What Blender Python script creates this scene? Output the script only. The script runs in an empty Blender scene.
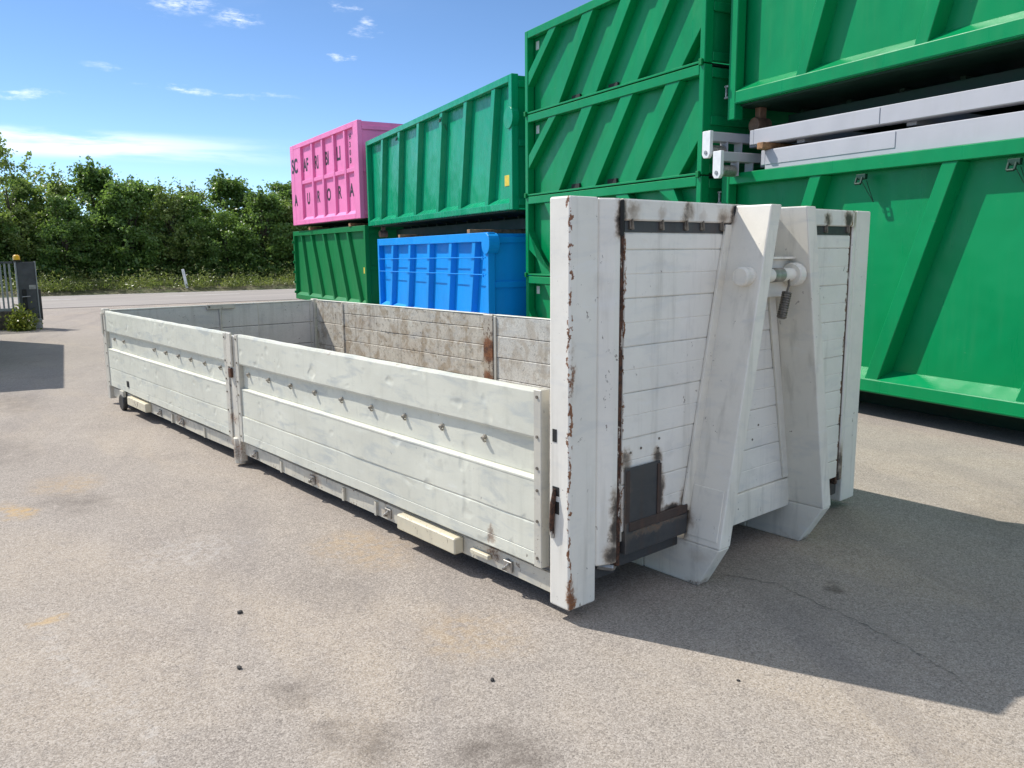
import bpy, math, random
import numpy as np
from mathutils import Vector, Matrix

random.seed(7)
rng = np.random.default_rng(7)
R = math.radians
sc = bpy.context.scene
col = sc.collection

# ------------------------------------------------------------------ camera
F_PX, YAW, PITCH, ROLL = 812.95, 0.7070, 0.1617, -0.0079
CAM = Vector((-2.319, -2.351, 1.593))
fwd = Vector((math.sin(YAW) * math.cos(PITCH), math.cos(YAW) * math.cos(PITCH), -math.sin(PITCH)))
rgt = Vector((math.cos(YAW), -math.sin(YAW), 0))
upv = rgt.cross(fwd)
r2 = rgt * math.cos(ROLL) + upv * math.sin(ROLL)
u2 = -rgt * math.sin(ROLL) + upv * math.cos(ROLL)
cam = bpy.data.cameras.new('camera')
cam.sensor_width = 36
cam.lens = F_PX * 36 / 1024
cam.clip_end = 3000
cam_ob = bpy.data.objects.new('camera', cam)
M4 = Matrix((r2, u2, -fwd)).transposed().to_4x4()
M4.translation = CAM
cam_ob.matrix_world = M4
col.objects.link(cam_ob)
sc.camera = cam_ob

# ------------------------------------------------------------------ sun, sky, exposure
SUN = Vector((-0.26, 0.612, 0.747)).normalized()
SUN_ELEV = math.asin(SUN.z)
SUN_ROT = math.atan2(SUN.x, SUN.y)
sc.view_settings.view_transform = 'Standard'
sc.view_settings.look = 'None'
sc.view_settings.gamma = 1
sc.view_settings.use_curve_mapping = False
sc.view_settings.exposure = 0.42
sc.cycles.max_bounces = 6
sc.cycles.diffuse_bounces = 4
sc.cycles.glossy_bounces = 2
sc.cycles.transmission_bounces = 3
sl = bpy.data.lights.new('sun', 'SUN')
sl.energy = 4.0
sl.angle = R(0.53)
sl.color = (1.0, 0.965, 0.90)
sun_ob = bpy.data.objects.new('sun', sl)
sun_ob.rotation_euler = (-SUN).to_track_quat('-Z', 'Y').to_euler()
sun_ob.location = SUN * 60
col.objects.link(sun_ob)


class NT:
    """small helper to write node trees"""
    def __init__(s, tree):
        s.t = tree
        s.t.nodes.clear()

    def n(s, typ, ins=None, **kw):
        nd = s.t.nodes.new(typ)
        for k, v in kw.items():
            setattr(nd, k, v)
        for k, v in (ins or {}).items():
            s.put(nd.inputs[k], v)
        return nd

    def put(s, sock, v):
        if isinstance(v, bpy.types.NodeSocket):
            s.t.links.new(v, sock)
        else:
            if sock.type == 'RGBA' and len(v) == 3:
                v = (*v, 1)
            sock.default_value = v

    def m(s, op, a, b=0.0, c=0.0, clamp=False):
        nd = s.n('ShaderNodeMath', {0: a, 1: b, 2: c}, operation=op)
        nd.use_clamp = clamp
        return nd.outputs[0]

    def vm(s, op, a, b=(0, 0, 0)):
        nd = s.n('ShaderNodeVectorMath', {0: a, 1: b}, operation=op)
        return nd.outputs['Value'] if op in ('LENGTH', 'DOT_PRODUCT', 'DISTANCE') else nd.outputs[0]

    def mix(s, f, a, b, blend='MIX'):
        nd = s.n('ShaderNodeMix', data_type='RGBA', blend_type=blend)
        s.put(nd.inputs[0], f)
        s.put(nd.inputs[6], a)
        s.put(nd.inputs[7], b)
        return nd.outputs[2]

    def noise(s, vec, scale, detail=4, rough=0.55, dist=0.0):
        nd = s.n('ShaderNodeTexNoise', {'Vector': vec, 'Scale': scale, 'Detail': detail, 'Roughness': rough, 'Distortion': dist})
        return nd.outputs[0], nd.outputs[1]

    def ss(s, x, a, b, lo=0.0, hi=1.0):
        nd = s.n('ShaderNodeMapRange', {0: x, 1: a, 2: b, 3: lo, 4: hi}, interpolation_type='SMOOTHSTEP')
        return nd.outputs[0]

    def sc(s, vec, k):
        return s.vm('MULTIPLY', vec, k)

    def spots(s, vec, lst):
        """max of soft ellipsoid marks: (centre, radii, strength)"""
        out = None
        for c, r, st in lst:
            d = s.vm('LENGTH', s.vm('DIVIDE', s.vm('SUBTRACT', vec, c), r))
            k = s.ss(d, 1.0, 0.15, 0.0, st)
            out = k if out is None else s.m('MAXIMUM', out, k)
        return out


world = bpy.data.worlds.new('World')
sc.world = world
world.use_nodes = True
world.cycles.sampling_method = 'MANUAL'
world.cycles.sample_map_resolution = 256
w = NT(world.node_tree)
sky = w.n('ShaderNodeTexSky', sky_type='NISHITA')
sky.sun_disc = False
sky.sun_elevation = SUN_ELEV
sky.sun_rotation = SUN_ROT
sky.air_density = 0.5
sky.dust_density = 0.0
sky.ozone_density = 1.0
# cloud added overhead, mostly out of view, to whiten fill light: flat noise layer
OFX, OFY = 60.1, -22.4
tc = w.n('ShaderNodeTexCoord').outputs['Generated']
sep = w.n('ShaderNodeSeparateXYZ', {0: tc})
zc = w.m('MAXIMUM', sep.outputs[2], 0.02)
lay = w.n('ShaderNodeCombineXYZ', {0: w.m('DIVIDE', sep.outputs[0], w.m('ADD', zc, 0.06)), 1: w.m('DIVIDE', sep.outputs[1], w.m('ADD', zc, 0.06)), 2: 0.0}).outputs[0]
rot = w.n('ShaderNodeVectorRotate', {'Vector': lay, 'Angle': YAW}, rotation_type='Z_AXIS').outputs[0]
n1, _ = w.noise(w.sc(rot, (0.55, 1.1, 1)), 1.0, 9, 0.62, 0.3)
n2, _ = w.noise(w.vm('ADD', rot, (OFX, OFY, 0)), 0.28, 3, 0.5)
fill_clouds = w.m('MULTIPLY', w.m('MULTIPLY', w.ss(n1, 0.44, 0.60), w.ss(n2, 0.36, 0.50)), w.ss(sep.outputs[2], 0.24, 0.5))
# a low bank of stratus, some seven degrees up, broken by noise
elev = w.m('ARCSINE', sep.outputs[2])
az = w.m('ARCTAN2', sep.outputs[0], sep.outputs[1])
bn = w.n('ShaderNodeCombineXYZ', {0: w.m('MULTIPLY', az, 3.0), 1: w.m('MULTIPLY', elev, 26.0), 2: 3.7}).outputs[0]
b1, _ = w.noise(bn, 1.6, 8, 0.62, 0.4)
b2, _ = w.noise(bn, 0.42, 2, 0.5)
band = w.ss(w.m('ABSOLUTE', w.m('SUBTRACT', w.m('ADD', elev, w.m('MULTIPLY', w.m('SUBTRACT', b2, 0.5), 0.02)), 0.115)), 0.019, 0.006)
bank = w.m('MULTIPLY', w.m('MULTIPLY', band, w.ss(b1, 0.36, 0.6)), w.m('MULTIPLY', w.ss(az, 0.50, 0.24), w.ss(az, -0.7, -0.3)))
# a few separate scraps of cirrus
ae = w.n('ShaderNodeCombineXYZ', {0: az, 1: elev, 2: 0.0}).outputs[0]
_, jc = w.noise(w.sc(ae, (14, 40, 1)), 1.0, 6, 0.65)
aj = w.vm('ADD', ae, w.sc(w.vm('SUBTRACT', jc, (0.5, 0.5, 0.5)), (0.10, 0.034, 0)))
fn, _ = w.noise(w.sc(ae, (40, 130, 1)), 1.0, 8, 0.68)
scr = w.spots(aj, [((0.345, 0.262, 0), (0.05, 0.016, 1), 1.0), ((0.40, 0.25, 0), (0.035, 0.012, 1), 1.0), ((0.515, 0.268, 0), (0.02, 0.010, 1), 0.8), ((0.545, 0.25, 0), (0.014, 0.009, 1), 0.8),
                   ((0.335, 0.175, 0), (0.05, 0.006, 1), 0.9), ((0.185, 0.163, 0), (0.05, 0.007, 1), 0.85), ((0.505, 0.219, 0), (0.015, 0.006, 1), 0.8), ((0.42, 0.172, 0), (0.05, 0.004, 1), 0.4), ((0.27, 0.195, 0), (0.03, 0.005, 1), 0.3),
                   ((-0.1, 0.2, 0), (0.1, 0.012, 1), 0.8), ((0.95, 0.24, 0), (0.08, 0.012, 1), 0.8)])
scr = w.m('MULTIPLY', scr, w.ss(fn, 0.40, 0.68))
cl = w.m('MAXIMUM', w.m('MAXIMUM', w.m('MULTIPLY', fill_clouds, 0.85), w.m('MULTIPLY', bank, 0.55)), w.m('MULTIPLY', scr, 0.55))
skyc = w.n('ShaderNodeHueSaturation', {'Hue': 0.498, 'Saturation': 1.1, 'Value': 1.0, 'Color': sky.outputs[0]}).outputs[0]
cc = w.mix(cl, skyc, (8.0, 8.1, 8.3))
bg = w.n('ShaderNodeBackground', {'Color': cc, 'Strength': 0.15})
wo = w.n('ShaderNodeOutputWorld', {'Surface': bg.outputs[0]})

# ------------------------------------------------------------------ mesh helpers


class MB:
    def __init__(s):
        s.v, s.f = [], []

    def add(s, vs, fs):
        o = len(s.v)
        s.v += [tuple(map(float, p)) for p in vs]
        s.f += [tuple(i + o for i in f) for f in fs]
        return s

    def box(s, x0, x1, y0, y1, z0, z1):
        return s.add([(x, y, z) for x in (x0, x1) for y in (y0, y1) for z in (z0, z1)],
                     [(0, 1, 3, 2), (4, 6, 7, 5), (0, 4, 5, 1), (2, 3, 7, 6), (0, 2, 6, 4), (1, 5, 7, 3)])

    def hexa(s, a, b):
        """two quads a (4 pts) and b (4 pts) joined"""
        return s.add(list(a) + list(b), [(3, 2, 1, 0), (4, 5, 6, 7)] + [(i, (i + 1) % 4, 4 + (i + 1) % 4, 4 + i) for i in range(4)])

    def prism(s, prof, axis, a0, a1, secs=None, off=None):
        """closed profile extruded along an axis, in sections; prof holds the two other coordinates in xyz order"""
        ts = [a0, a1] if secs is None else [a0 + (a1 - a0) * i / secs for i in range(secs + 1)]
        n = len(prof)
        vs = []
        for t in ts:
            for (p, q) in prof:
                if off:
                    dp, dq = off(t, p, q)
                    p, q = p + dp, q + dq
                vs.append({'x': (t, p, q), 'y': (p, t, q), 'z': (p, q, t)}[axis])
        fs = [tuple(range(n)), tuple(range((len(ts) - 1) * n, len(ts) * n))[::-1]]
        for k in range(len(ts) - 1):
            for i in range(n):
                j = (i + 1) % n
                fs.append((k * n + i, k * n + n + i, k * n + n + j, k * n + j))
        return s.add(vs, fs)

    def cyl(s, p0, p1, r0, r1=None, n=14):
        r1 = r0 if r1 is None else r1
        p0, p1 = Vector(p0), Vector(p1)
        d = (p1 - p0).normalized()
        a = d.orthogonal().normalized()
        b = d.cross(a)
        vs = []
        for p, r in ((p0, r0), (p1, r1)):
            for i in range(n):
                t = 2 * math.pi * i / n
                vs.append(p + (a * math.cos(t) + b * math.sin(t)) * r)
        return s.add(vs, [tuple(range(n))[::-1], tuple(range(n, 2 * n))] + [(i, (i + 1) % n, n + (i + 1) % n, n + i) for i in range(n)])

    def tube(s, pts, r, n=8):
        for i in range(len(pts) - 1):
            ra, rb = (r, r) if not isinstance(r, (list, tuple)) else (r[i], r[i + 1])
            s.cyl(pts[i], pts[i + 1], ra, rb, n)
        return s

    def build(s, name, mat, parent=None, bevel=0.0, smooth=False, loc=None, segs=1):
        me = bpy.data.meshes.new(name)
        me.from_pydata(s.v, [], s.f)
        me.materials.append(mat)
        import bmesh
        bm = bmesh.new()
        bm.from_mesh(me)
        bmesh.ops.recalc_face_normals(bm, faces=bm.faces)
        bm.to_mesh(me)
        bm.free()
        if smooth:
            me.shade_smooth()
        return link(name, me, parent, bevel, loc, segs)


def link(name, me, parent=None, bevel=0.0, loc=None, segs=1):
    ob = bpy.data.objects.new(name, me)
    col.objects.link(ob)
    if parent is not None:
        ob.parent = parent
    if loc is not None:
        ob.location = loc
    if bevel:
        md = ob.modifiers.new('bevel', 'BEVEL')
        md.width = bevel
        md.segments = segs
        md.limit_method = 'ANGLE'
        md.angle_limit = R(35)
        md.harden_normals = False
    return ob


def tag(o, label=None, cat=None, group=None, kind=None):
    if label:
        o['label'] = label
    if cat:
        o['category'] = cat
    if group:
        o['group'] = group
    if kind:
        o['kind'] = kind
    return o


def empty(name, loc, rz=0.0):
    o = bpy.data.objects.new(name, None)
    o.empty_display_size = 0.2
    o.location = loc
    o.rotation_euler = (0, 0, rz)
    col.objects.link(o)
    return o


def copy_tree(o, parent=None):
    c = o.copy()
    col.objects.link(c)
    c.parent = parent
    for ch in list(o.children):
        copy_tree(ch, c)
    return c


# ------------------------------------------------------------------ materials


def mat(name):
    m = bpy.data.materials.new(name)
    m.use_nodes = True
    t = NT(m.node_tree)
    return m, t


def finish(t, color, rough, bump=None, metallic=0.0, strength=0.3, dist=0.01, coat=0.0, spec=0.5):
    p = t.n('ShaderNodeBsdfPrincipled', {'Base Color': color, 'Roughness': rough, 'Metallic': metallic, 'Coat Weight': coat, 'Coat Roughness': 0.12, 'Specular IOR Level': spec})
    if bump is not None:
        b = t.n('ShaderNodeBump', {'Height': bump, 'Strength': strength, 'Distance': dist})
        t.put(p.inputs['Normal'], b.outputs[0])
    t.n('ShaderNodeOutputMaterial', {'Surface': p.outputs[0]})


def plain(name, c, rough=0.5, metallic=0.0, var=0.12, scale=12, coat=0.0):
    m, t = mat(name)
    o = t.n('ShaderNodeTexCoord').outputs['Object']
    n, _ = t.noise(o, scale, 5, 0.6)
    n2, _ = t.noise(o, scale * 9, 3, 0.6)
    cc = t.mix(t.ss(n, 0.3, 0.7), tuple(x * (1 - var) for x in c), tuple(min(1, x * (1 + var)) for x in c))
    finish(t, cc, t.ss(n, 0.3, 0.7, max(0.05, rough - 0.06), rough + 0.06), n2, metallic, 0.12, 0.003, coat)
    return m


def old_white(name, base, soot=(), rust=(), rough=0.48, chips=0.62, grime=0.35, rust_amt=1.0, edge_rust=None, wave=0.0, grain=0.0, grimecol=(0.33, 0.30, 0.24), blot=0.0, wscale=4.5, runs=1.0, smear=1.0):
    """worn white paint / bleached aluminium; marks lie in the container's own coordinates"""
    m, t = mat(name)
    o = t.n('ShaderNodeTexCoord').outputs['Object']
    big, _ = t.noise(o, 1.7, 5, 0.6)
    mid, midc = t.noise(o, 9.0, 6, 0.62)
    fine, _ = t.noise(o, 90.0, 4, 0.65)
    run, _ = t.noise(t.sc(o, (16, 16, 1.3)), 1.0, 5, 0.6)
    c = t.mix(t.ss(big, 0.3, 0.72), tuple(x * 0.88 for x in base), base)
    c = t.mix(t.m('MULTIPLY', t.ss(run, 0.5, 0.78), grime * runs), c, grimecol)
    c = t.mix(t.m('MULTIPLY', t.ss(mid, 0.52, 0.8), grime * 0.8), c, tuple(x * 0.55 for x in base))
    smr, _ = t.noise(t.sc(o, (3, 3, 11)), 1.0, 6, 0.62, 0.5)
    c = t.mix(t.m('MULTIPLY', t.ss(smr, 0.5, 0.70), min(1.0, grime * 0.9 * smear)), c, (base[0] * 0.66, base[1] * 0.70, base[2] * 0.78))
    c = t.mix(t.m('MULTIPLY', t.ss(smr, 0.42, 0.25), grime * 0.8), c, tuple(min(0.8, x * 1.22) for x in base))
    if grain:
        c = t.mix(t.m('MULTIPLY', t.ss(fine, 0.42, 0.7), grain), c, tuple(x * 0.5 for x in base))
    # small scratches and chips
    sc1, _ = t.noise(t.sc(o, (24, 24, 17)), 1.0, 6, 0.72, 0.4)
    clus, _ = t.noise(o, 2.6, 3, 0.5)
    chip = t.ss(t.m('ADD', sc1, t.m('MULTIPLY', t.m('SUBTRACT', clus, 0.5), 0.22)), chips, chips + 0.03)
    c = t.mix(t.m('MULTIPLY', chip, 0.8), c, (0.09, 0.045, 0.025))
    jig = t.vm('ADD', o, t.sc(t.vm('SUBTRACT', midc, (0.5, 0.5, 0.5)), (0.10, 0.10, 0.16)))
    fjig, fjc = t.noise(o, 34, 5, 0.7)
    jig = t.vm('ADD', jig, t.sc(t.vm('SUBTRACT', fjc, (0.5, 0.5, 0.5)), (0.04, 0.04, 0.05)))
    rmask = None
    if rust:
        rmask = t.spots(jig, rust)
    if edge_rust:
        for (ax, ay, wd) in edge_rust:   # vertical rusty seam at (ax, ay)
            sp = t.n('ShaderNodeSeparateXYZ', {0: jig})
            dx = t.m('SUBTRACT', sp.outputs[0], ax)
            dy = t.m('SUBTRACT', sp.outputs[1], ay)
            d = t.m('SQRT', t.m('ADD', t.m('MULTIPLY', dx, dx), t.m('MULTIPLY', dy, dy)))
            al, _ = t.noise(t.sc(o, (1, 1, 4.0)), 1.0, 4, 0.7)
            wid = t.m('MULTIPLY', t.ss(al, 0.42, 0.66, 0.5, 1.0), wd)
            k = t.ss(t.m('DIVIDE', d, wid), 1.0, 0.35)
            rmask = k if rmask is None else t.m('MAXIMUM', rmask, k)
    if rmask is not None:
        rr = t.mix(t.ss(fine, 0.35, 0.65), (0.16, 0.055, 0.022), (0.30, 0.13, 0.055))
        rr = t.mix(t.ss(mid, 0.45, 0.7), rr, (0.05, 0.025, 0.016))
        rm = t.ss(t.m('ADD', rmask, t.m('MULTIPLY', t.m('SUBTRACT', fine, 0.5), 0.9)), 0.35, 0.75)
        halo = t.m('MULTIPLY', t.ss(rmask, 0.0, 0.7), 0.35 * rust_amt)
        c = t.mix(halo, c, (0.42, 0.29, 0.17))
        c = t.mix(t.m('MULTIPLY', rm, rust_amt), c, rr)
    if soot:
        sm = t.spots(jig, soot)
        smn = t.m('MULTIPLY', sm, t.ss(mid, 0.25, 0.6, 0.55, 1.1))
        c = t.mix(t.m('MULTIPLY', t.ss(smn, 0.0, 0.7), 0.62), c, (0.30, 0.19, 0.10))
        c = t.mix(t.m('MULTIPLY', t.ss(smn, 0.4, 1.0), 0.92), c, (0.028, 0.02, 0.016))
    h = t.m('ADD', t.m('MULTIPLY', fine, 0.15), t.m('MULTIPLY', mid, 0.2))
    if blot:
        bl1, _ = t.noise(o, 6.5, 8, 0.7, 0.5)
        bl2, _ = t.noise(t.vm('ADD', o, (7, 3, 1)), 22, 6, 0.7)
        c = t.mix(t.m('MULTIPLY', t.ss(bl1, 0.47, 0.60), blot), c, (0.36, 0.27, 0.17))
        c = t.mix(t.m('MULTIPLY', t.ss(bl2, 0.56, 0.66), blot), c, (0.10, 0.085, 0.07))
        c = t.mix(t.m('MULTIPLY', t.ss(bl2, 0.42, 0.32), blot * 0.7), c, tuple(min(0.8, x * 1.4) for x in base))
    if wave:
        wv, _ = t.noise(t.sc(o, (1, 1, 1.8)), wscale, 2, 0.5)
        dn, _ = t.noise(t.sc(o, (1, 1, 1.3)), wscale * 2.6, 1, 0.5)
        wv = t.m('SUBTRACT', wv, t.m('MULTIPLY', t.ss(dn, 0.62, 0.78), 0.7))
        h = t.m('ADD', h, t.m('MULTIPLY', wv, wave))
    finish(t, c, t.ss(mid, 0.3, 0.7, rough - 0.1, rough + 0.12), h, 0.0, 0.3, 0.012)
    return m


def gloss_paint(name, base, rough=0.28, dust=0.10, wave=3.0):
    m, t = mat(name)
    o = t.n('ShaderNodeTexCoord').outputs['Object']
    big, _ = t.noise(o, 0.9, 4, 0.55)
    run, _ = t.noise(t.sc(o, (9, 9, 0.9)), 1.0, 5, 0.6)
    fine, _ = t.noise(o, 60, 4, 0.6)
    c = t.mix(t.ss(big, 0.3, 0.7), tuple(x * 0.9 for x in base), base)
    c = t.mix(t.m('MULTIPLY', t.ss(run, 0.5, 0.85), dust), c, (0.30, 0.33, 0.27))
    scn, _ = t.noise(t.sc(o, (7, 7, 42)), 1.0, 5, 0.75, 0.8)
    c = t.mix(t.m('MULTIPLY', t.ss(scn, 0.66, 0.70), 0.22), c, tuple(min(0.9, x * 0.4 + 0.22) for x in base))
    blo, _ = t.noise(t.sc(o, (2.2, 2.2, 1.1)), 1.0, 6, 0.65)
    c = t.mix(t.m('MULTIPLY', t.ss(blo, 0.5, 0.75), 0.35), c, tuple(x * 0.62 for x in base))
    wv, _ = t.noise(o, 1.7, 2, 0.5)
    h = t.m('ADD', t.m('MULTIPLY', wv, wave), t.m('MULTIPLY', fine, 0.05))
    finish(t, c, t.ss(run, 0.3, 0.8, rough, rough + 0.15), h, 0.0, 0.25, 0.03, spec=0.26)
    return m


SOOT_TOP = [((0.262, -0.03, 1.68), (0.05, 0.12, 0.13), 1.0), ((0.33, -0.03, 1.69), (0.08, 0.12, 0.07), 0.6), ((0.53, -0.03, 1.69), (0.05, 0.12, 0.05), 0.4),
            ((0.70, -0.03, 1.70), (0.07, 0.12, 0.085), 0.85), ((0.82, -0.03, 1.68), (0.05, 0.12, 0.04), 0.3), ((0.97, -0.03, 1.69), (0.08, 0.12, 0.08), 0.65), ((1.06, -0.03, 1.68), (0.06, 0.12, 0.12), 1.0),
            ((1.93, -0.03, 1.69), (0.06, 0.12, 0.06), 0.85), ((2.17, -0.03, 1.69), (0.08, 0.12, 0.09), 0.9)]
SOOT_LOW = [((0.26, -0.03, 0.36), (0.06, 0.12, 0.24), 0.95), ((0.25, -0.03, 0.17), (0.09, 0.12, 0.15), 1.0), ((0.545, -0.03, 0.60), (0.06, 0.1, 0.07), 0.85),
            ((0.57, -0.03, 0.45), (0.045, 0.1, 0.16), 0.9), ((0.64, -0.03, 0.33), (0.16, 0.1, 0.06), 0.95), ((0.74, -0.03, 0.32), (0.05, 0.1, 0.16), 0.8), ((0.32, -0.03, 0.62), (0.06, 0.1, 0.06), 0.8),
            ((2.24, -0.03, 0.22), (0.07, 0.1, 0.24), 1.0)]
WHITE = (0.66, 0.655, 0.635)
M_POST = old_white('old_white_post', (0.84, 0.795, 0.705), soot=SOOT_TOP[:1] + SOOT_LOW[:2] + [((2.24, -0.03, 1.70), (0.05, 0.1, 0.09), 0.7), SOOT_LOW[-1]],
                   rust=[((0.01, 0.0, 0.05), (0.06, 0.05, 0.14), 0.8), ((0.02, 0.0, 1.05), (0.03, 0.03, 0.2), 0.7)],
                   edge_rust=[(0.004, 0.004, 0.014)], chips=0.65, grime=0.32)
M_HEAD = old_white('old_white_board', (0.83, 0.785, 0.70), soot=SOOT_TOP + SOOT_LOW, chips=0.675, grime=0.38, wave=0.6, edge_rust=[(0.294, -0.03, 0.014), (2.206, -0.03, 0.014)])
M_AFRAME = old_white('old_white_hook_frame', (0.84, 0.785, 0.68), rust=[((0.78, -0.14, -0.05), (0.12, 0.3, 0.04), 0.5), ((1.72, -0.14, -0.05), (0.12, 0.3, 0.04), 0.5)], soot=[((0.75, -0.12, 0.10), (0.12, 0.10, 0.07), 0.28), ((0.75, -0.04, 0.24), (0.10, 0.07, 0.15), 0.8), ((1.05, -0.04, 1.68), (0.05, 0.05, 0.08), 0.7)], chips=0.665, grime=0.42)
M_GATE = old_white('bleached_aluminium_gate', (0.72, 0.705, 0.59), rust=[((0, 1.35, 0.945), (0.1, 0.20, 0.016), 0.55), ((0, 2.05, 0.945), (0.1, 0.16, 0.014), 0.5), ((0, 0.72, 0.945), (0.1, 0.1, 0.014), 0.5), ((0, 0.52, 0.20), (0.1, 0.06, 0.08), 0.7)], chips=0.685, grime=0.62, wave=1.9, wscale=2.4, runs=0.35, smear=1.35, rust_amt=0.6, grimecol=(0.40, 0.40, 0.33))
M_GATEEND = old_white('grey_gate_edge', (0.60, 0.56, 0.47), chips=0.64, grime=0.6)
M_MIDPOST = old_white('worn_middle_post', (0.68, 0.63, 0.53), rust=[((0, 3.6, 0.06), (0.2, 0.3, 0.16), 0.55), ((0, 3.6, 0.3), (0.2, 0.2, 0.08), 0.5)], chips=0.62, grime=0.6)
M_LOWBEAM = old_white('worn_floor_beam', (0.64, 0.59, 0.48), rust=[((0.05, 0.55, 0.1), (0.1, 0.13, 0.08), 0.6), ((0.05, 2.4, 0.08), (0.1, 0.2, 0.06), 0.6), ((0.05, 4.9, 0.08), (0.1, 0.3, 0.06), 0.6), ((0.05, 1.5, 0.06), (0.1, 0.15, 0.06), 0.5)], chips=0.61, grime=0.85)
M_CREAM = old_white('cream_step_paint', (0.72, 0.64, 0.47), chips=0.605, grime=0.3)
M_INNER = old_white('grimy_inner_boards', (0.72, 0.65, 0.53), rust=[((2.46, 5.9, 0.75), (0.1, 0.5, 0.15), 0.5), ((2.46, 4.9, 0.5), (0.1, 0.6, 0.2), 0.42)], chips=0.68, grime=0.8, rust_amt=0.5, grain=0.5, blot=0.7, grimecol=(0.24, 0.195, 0.14))
M_INNER2 = old_white('speckled_inner_boards', (0.74, 0.70, 0.61), chips=0.67, grime=0.6, grain=0.6, blot=0.4, grimecol=(0.30, 0.27, 0.21))
M_REAR = old_white('grey_rear_doors', (0.66, 0.635, 0.58), chips=0.64, grime=0.45, grain=0.2)
M_RUSTPOST = old_white('rusty_inner_post', (0.55, 0.48, 0.38), rust=[((2.46, 3.56, 0.62), (0.2, 0.16, 0.22), 1.0), ((2.46, 3.56, 0.3), (0.2, 0.16, 0.2), 1.0)], chips=0.55, grime=0.6)
M_RUST = plain('brown_rust', (0.11, 0.05, 0.028), 0.85, 0, 0.5, 40)
M_DARKSTEEL = old_white('bare_dark_steel', (0.052, 0.052, 0.052), rust=[((0.31, -0.04, 0.42), (0.04, 0.1, 0.3), 0.45), ((0.5, -0.04, 0.285), (0.4, 0.1, 0.035), 0.5)], rust_amt=0.6, rough=0.5, chips=0.66, grime=0.7, grimecol=(0.075, 0.042, 0.028))
M_BURNT = old_white('burnt_brown_steel', (0.055, 0.035, 0.027), rough=0.6, chips=0.7, grime=0.6, grimecol=(0.12, 0.06, 0.035))
ms_, t = mat('flaking_rust_seam')
o = t.n('ShaderNodeTexCoord').outputs['Object']
a_, _ = t.noise(t.sc(o, (14, 14, 5)), 1.0, 6, 0.7, 0.5)
b2_, _ = t.noise(o, 45, 5, 0.7)
c = t.mix(t.ss(b2_, 0.35, 0.65), (0.025, 0.014, 0.010), (0.12, 0.05, 0.025))
c = t.mix(t.ss(t.m('ADD', a_, t.m('MULTIPLY', b2_, 0.3)), 0.70, 0.76), c, (0.50, 0.46, 0.40))
finish(t, c, 0.85, b2_, 0, 0.6, 0.01)
M_SEAM = ms_
M_BLACK = plain('black_gap', (0.012, 0.011, 0.010), 0.7)
M_STEEL = plain('worn_steel', (0.36, 0.34, 0.31), 0.4, 0.7, 0.3, 30)
M_STUD = plain('dull_bolt_steel', (0.17, 0.145, 0.115), 0.55, 0.3, 0.4, 60)
M_LUG = plain('weathered_lug', (0.36, 0.32, 0.26), 0.6, 0, 0.45, 70)
M_RUBBER = plain('black_roller', (0.035, 0.033, 0.03), 0.6)
M_FLOOR = plain('worn_floor_plate', (0.18, 0.16, 0.14), 0.7, 0, 0.35, 4)
M_GREEN = gloss_paint('green_paint', (0.0004, 0.262, 0.083), 0.27, 0.03)
M_GREEN2 = gloss_paint('green_paint_light', (0.002, 0.32, 0.15), 0.2, 0.05, 5.0)
M_GREEN3 = gloss_paint('green_paint_older', (0.001, 0.20, 0.05), 0.42, 0.03)
M_BLUE = gloss_paint('blue_paint', (0.0005, 0.31, 0.86), 0.4, 0.02)
M_PINK = gloss_paint('pink_paint', (0.93, 0.25, 0.51), 0.45, 0.03)
M_GREYP = gloss_paint('grey_beam_paint', (0.50, 0.50, 0.53), 0.4, 0.15)
M_WHITEP = plain('white_end_plate', (0.78, 0.78, 0.77), 0.4, 0, 0.06)
M_TIMBER = plain('timber_block', (0.32, 0.17, 0.08), 0.8, 0, 0.4, 20)
M_LETTER = plain('black_lettering', (0.02, 0.015, 0.02), 0.5)
M_STICK = plain('pale_sticker', (0.62, 0.66, 0.62), 0.5)
M_YSTICK = plain('yellow_sticker', (0.75, 0.55, 0.05), 0.5)
M_ROLLB = plain('rusty_roller_brown', (0.20, 0.12, 0.08), 0.7, 0, 0.3)
M_CONC = plain('grey_concrete', (0.30, 0.29, 0.27), 0.85, 0, 0.25, 8)
M_GATEDARK = plain('dark_grey_gate_steel', (0.055, 0.055, 0.058), 0.55, 0, 0.3, 6)
M_GATEGREY = plain('galvanised_edge', (0.28, 0.28, 0.28), 0.5, 0.4)
M_LAMP = plain('amber_lamp_glass', (0.85, 0.45, 0.02), 0.25)
M_BRICK = plain('dark_low_wall', (0.09, 0.07, 0.06), 0.9, 0, 0.4, 14)
M_MARK = plain('white_plastic_post', (0.78, 0.78, 0.76), 0.5)
M_BARK = plain('grey_brown_bark', (0.09, 0.07, 0.05), 0.9, 0, 0.4, 10)
M_UNDER = plain('shade_dark_underbody', (0.004, 0.035, 0.02), 0.6, 0, 0.3, 4)  # green darkened so the shade beneath the containers sits in the colour
M_HOOKDK = plain('dark_green_hook', (0.004, 0.04, 0.02), 0.5)
M_STONE = plain('dark_pebble', (0.035, 0.032, 0.03), 0.8)


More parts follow.
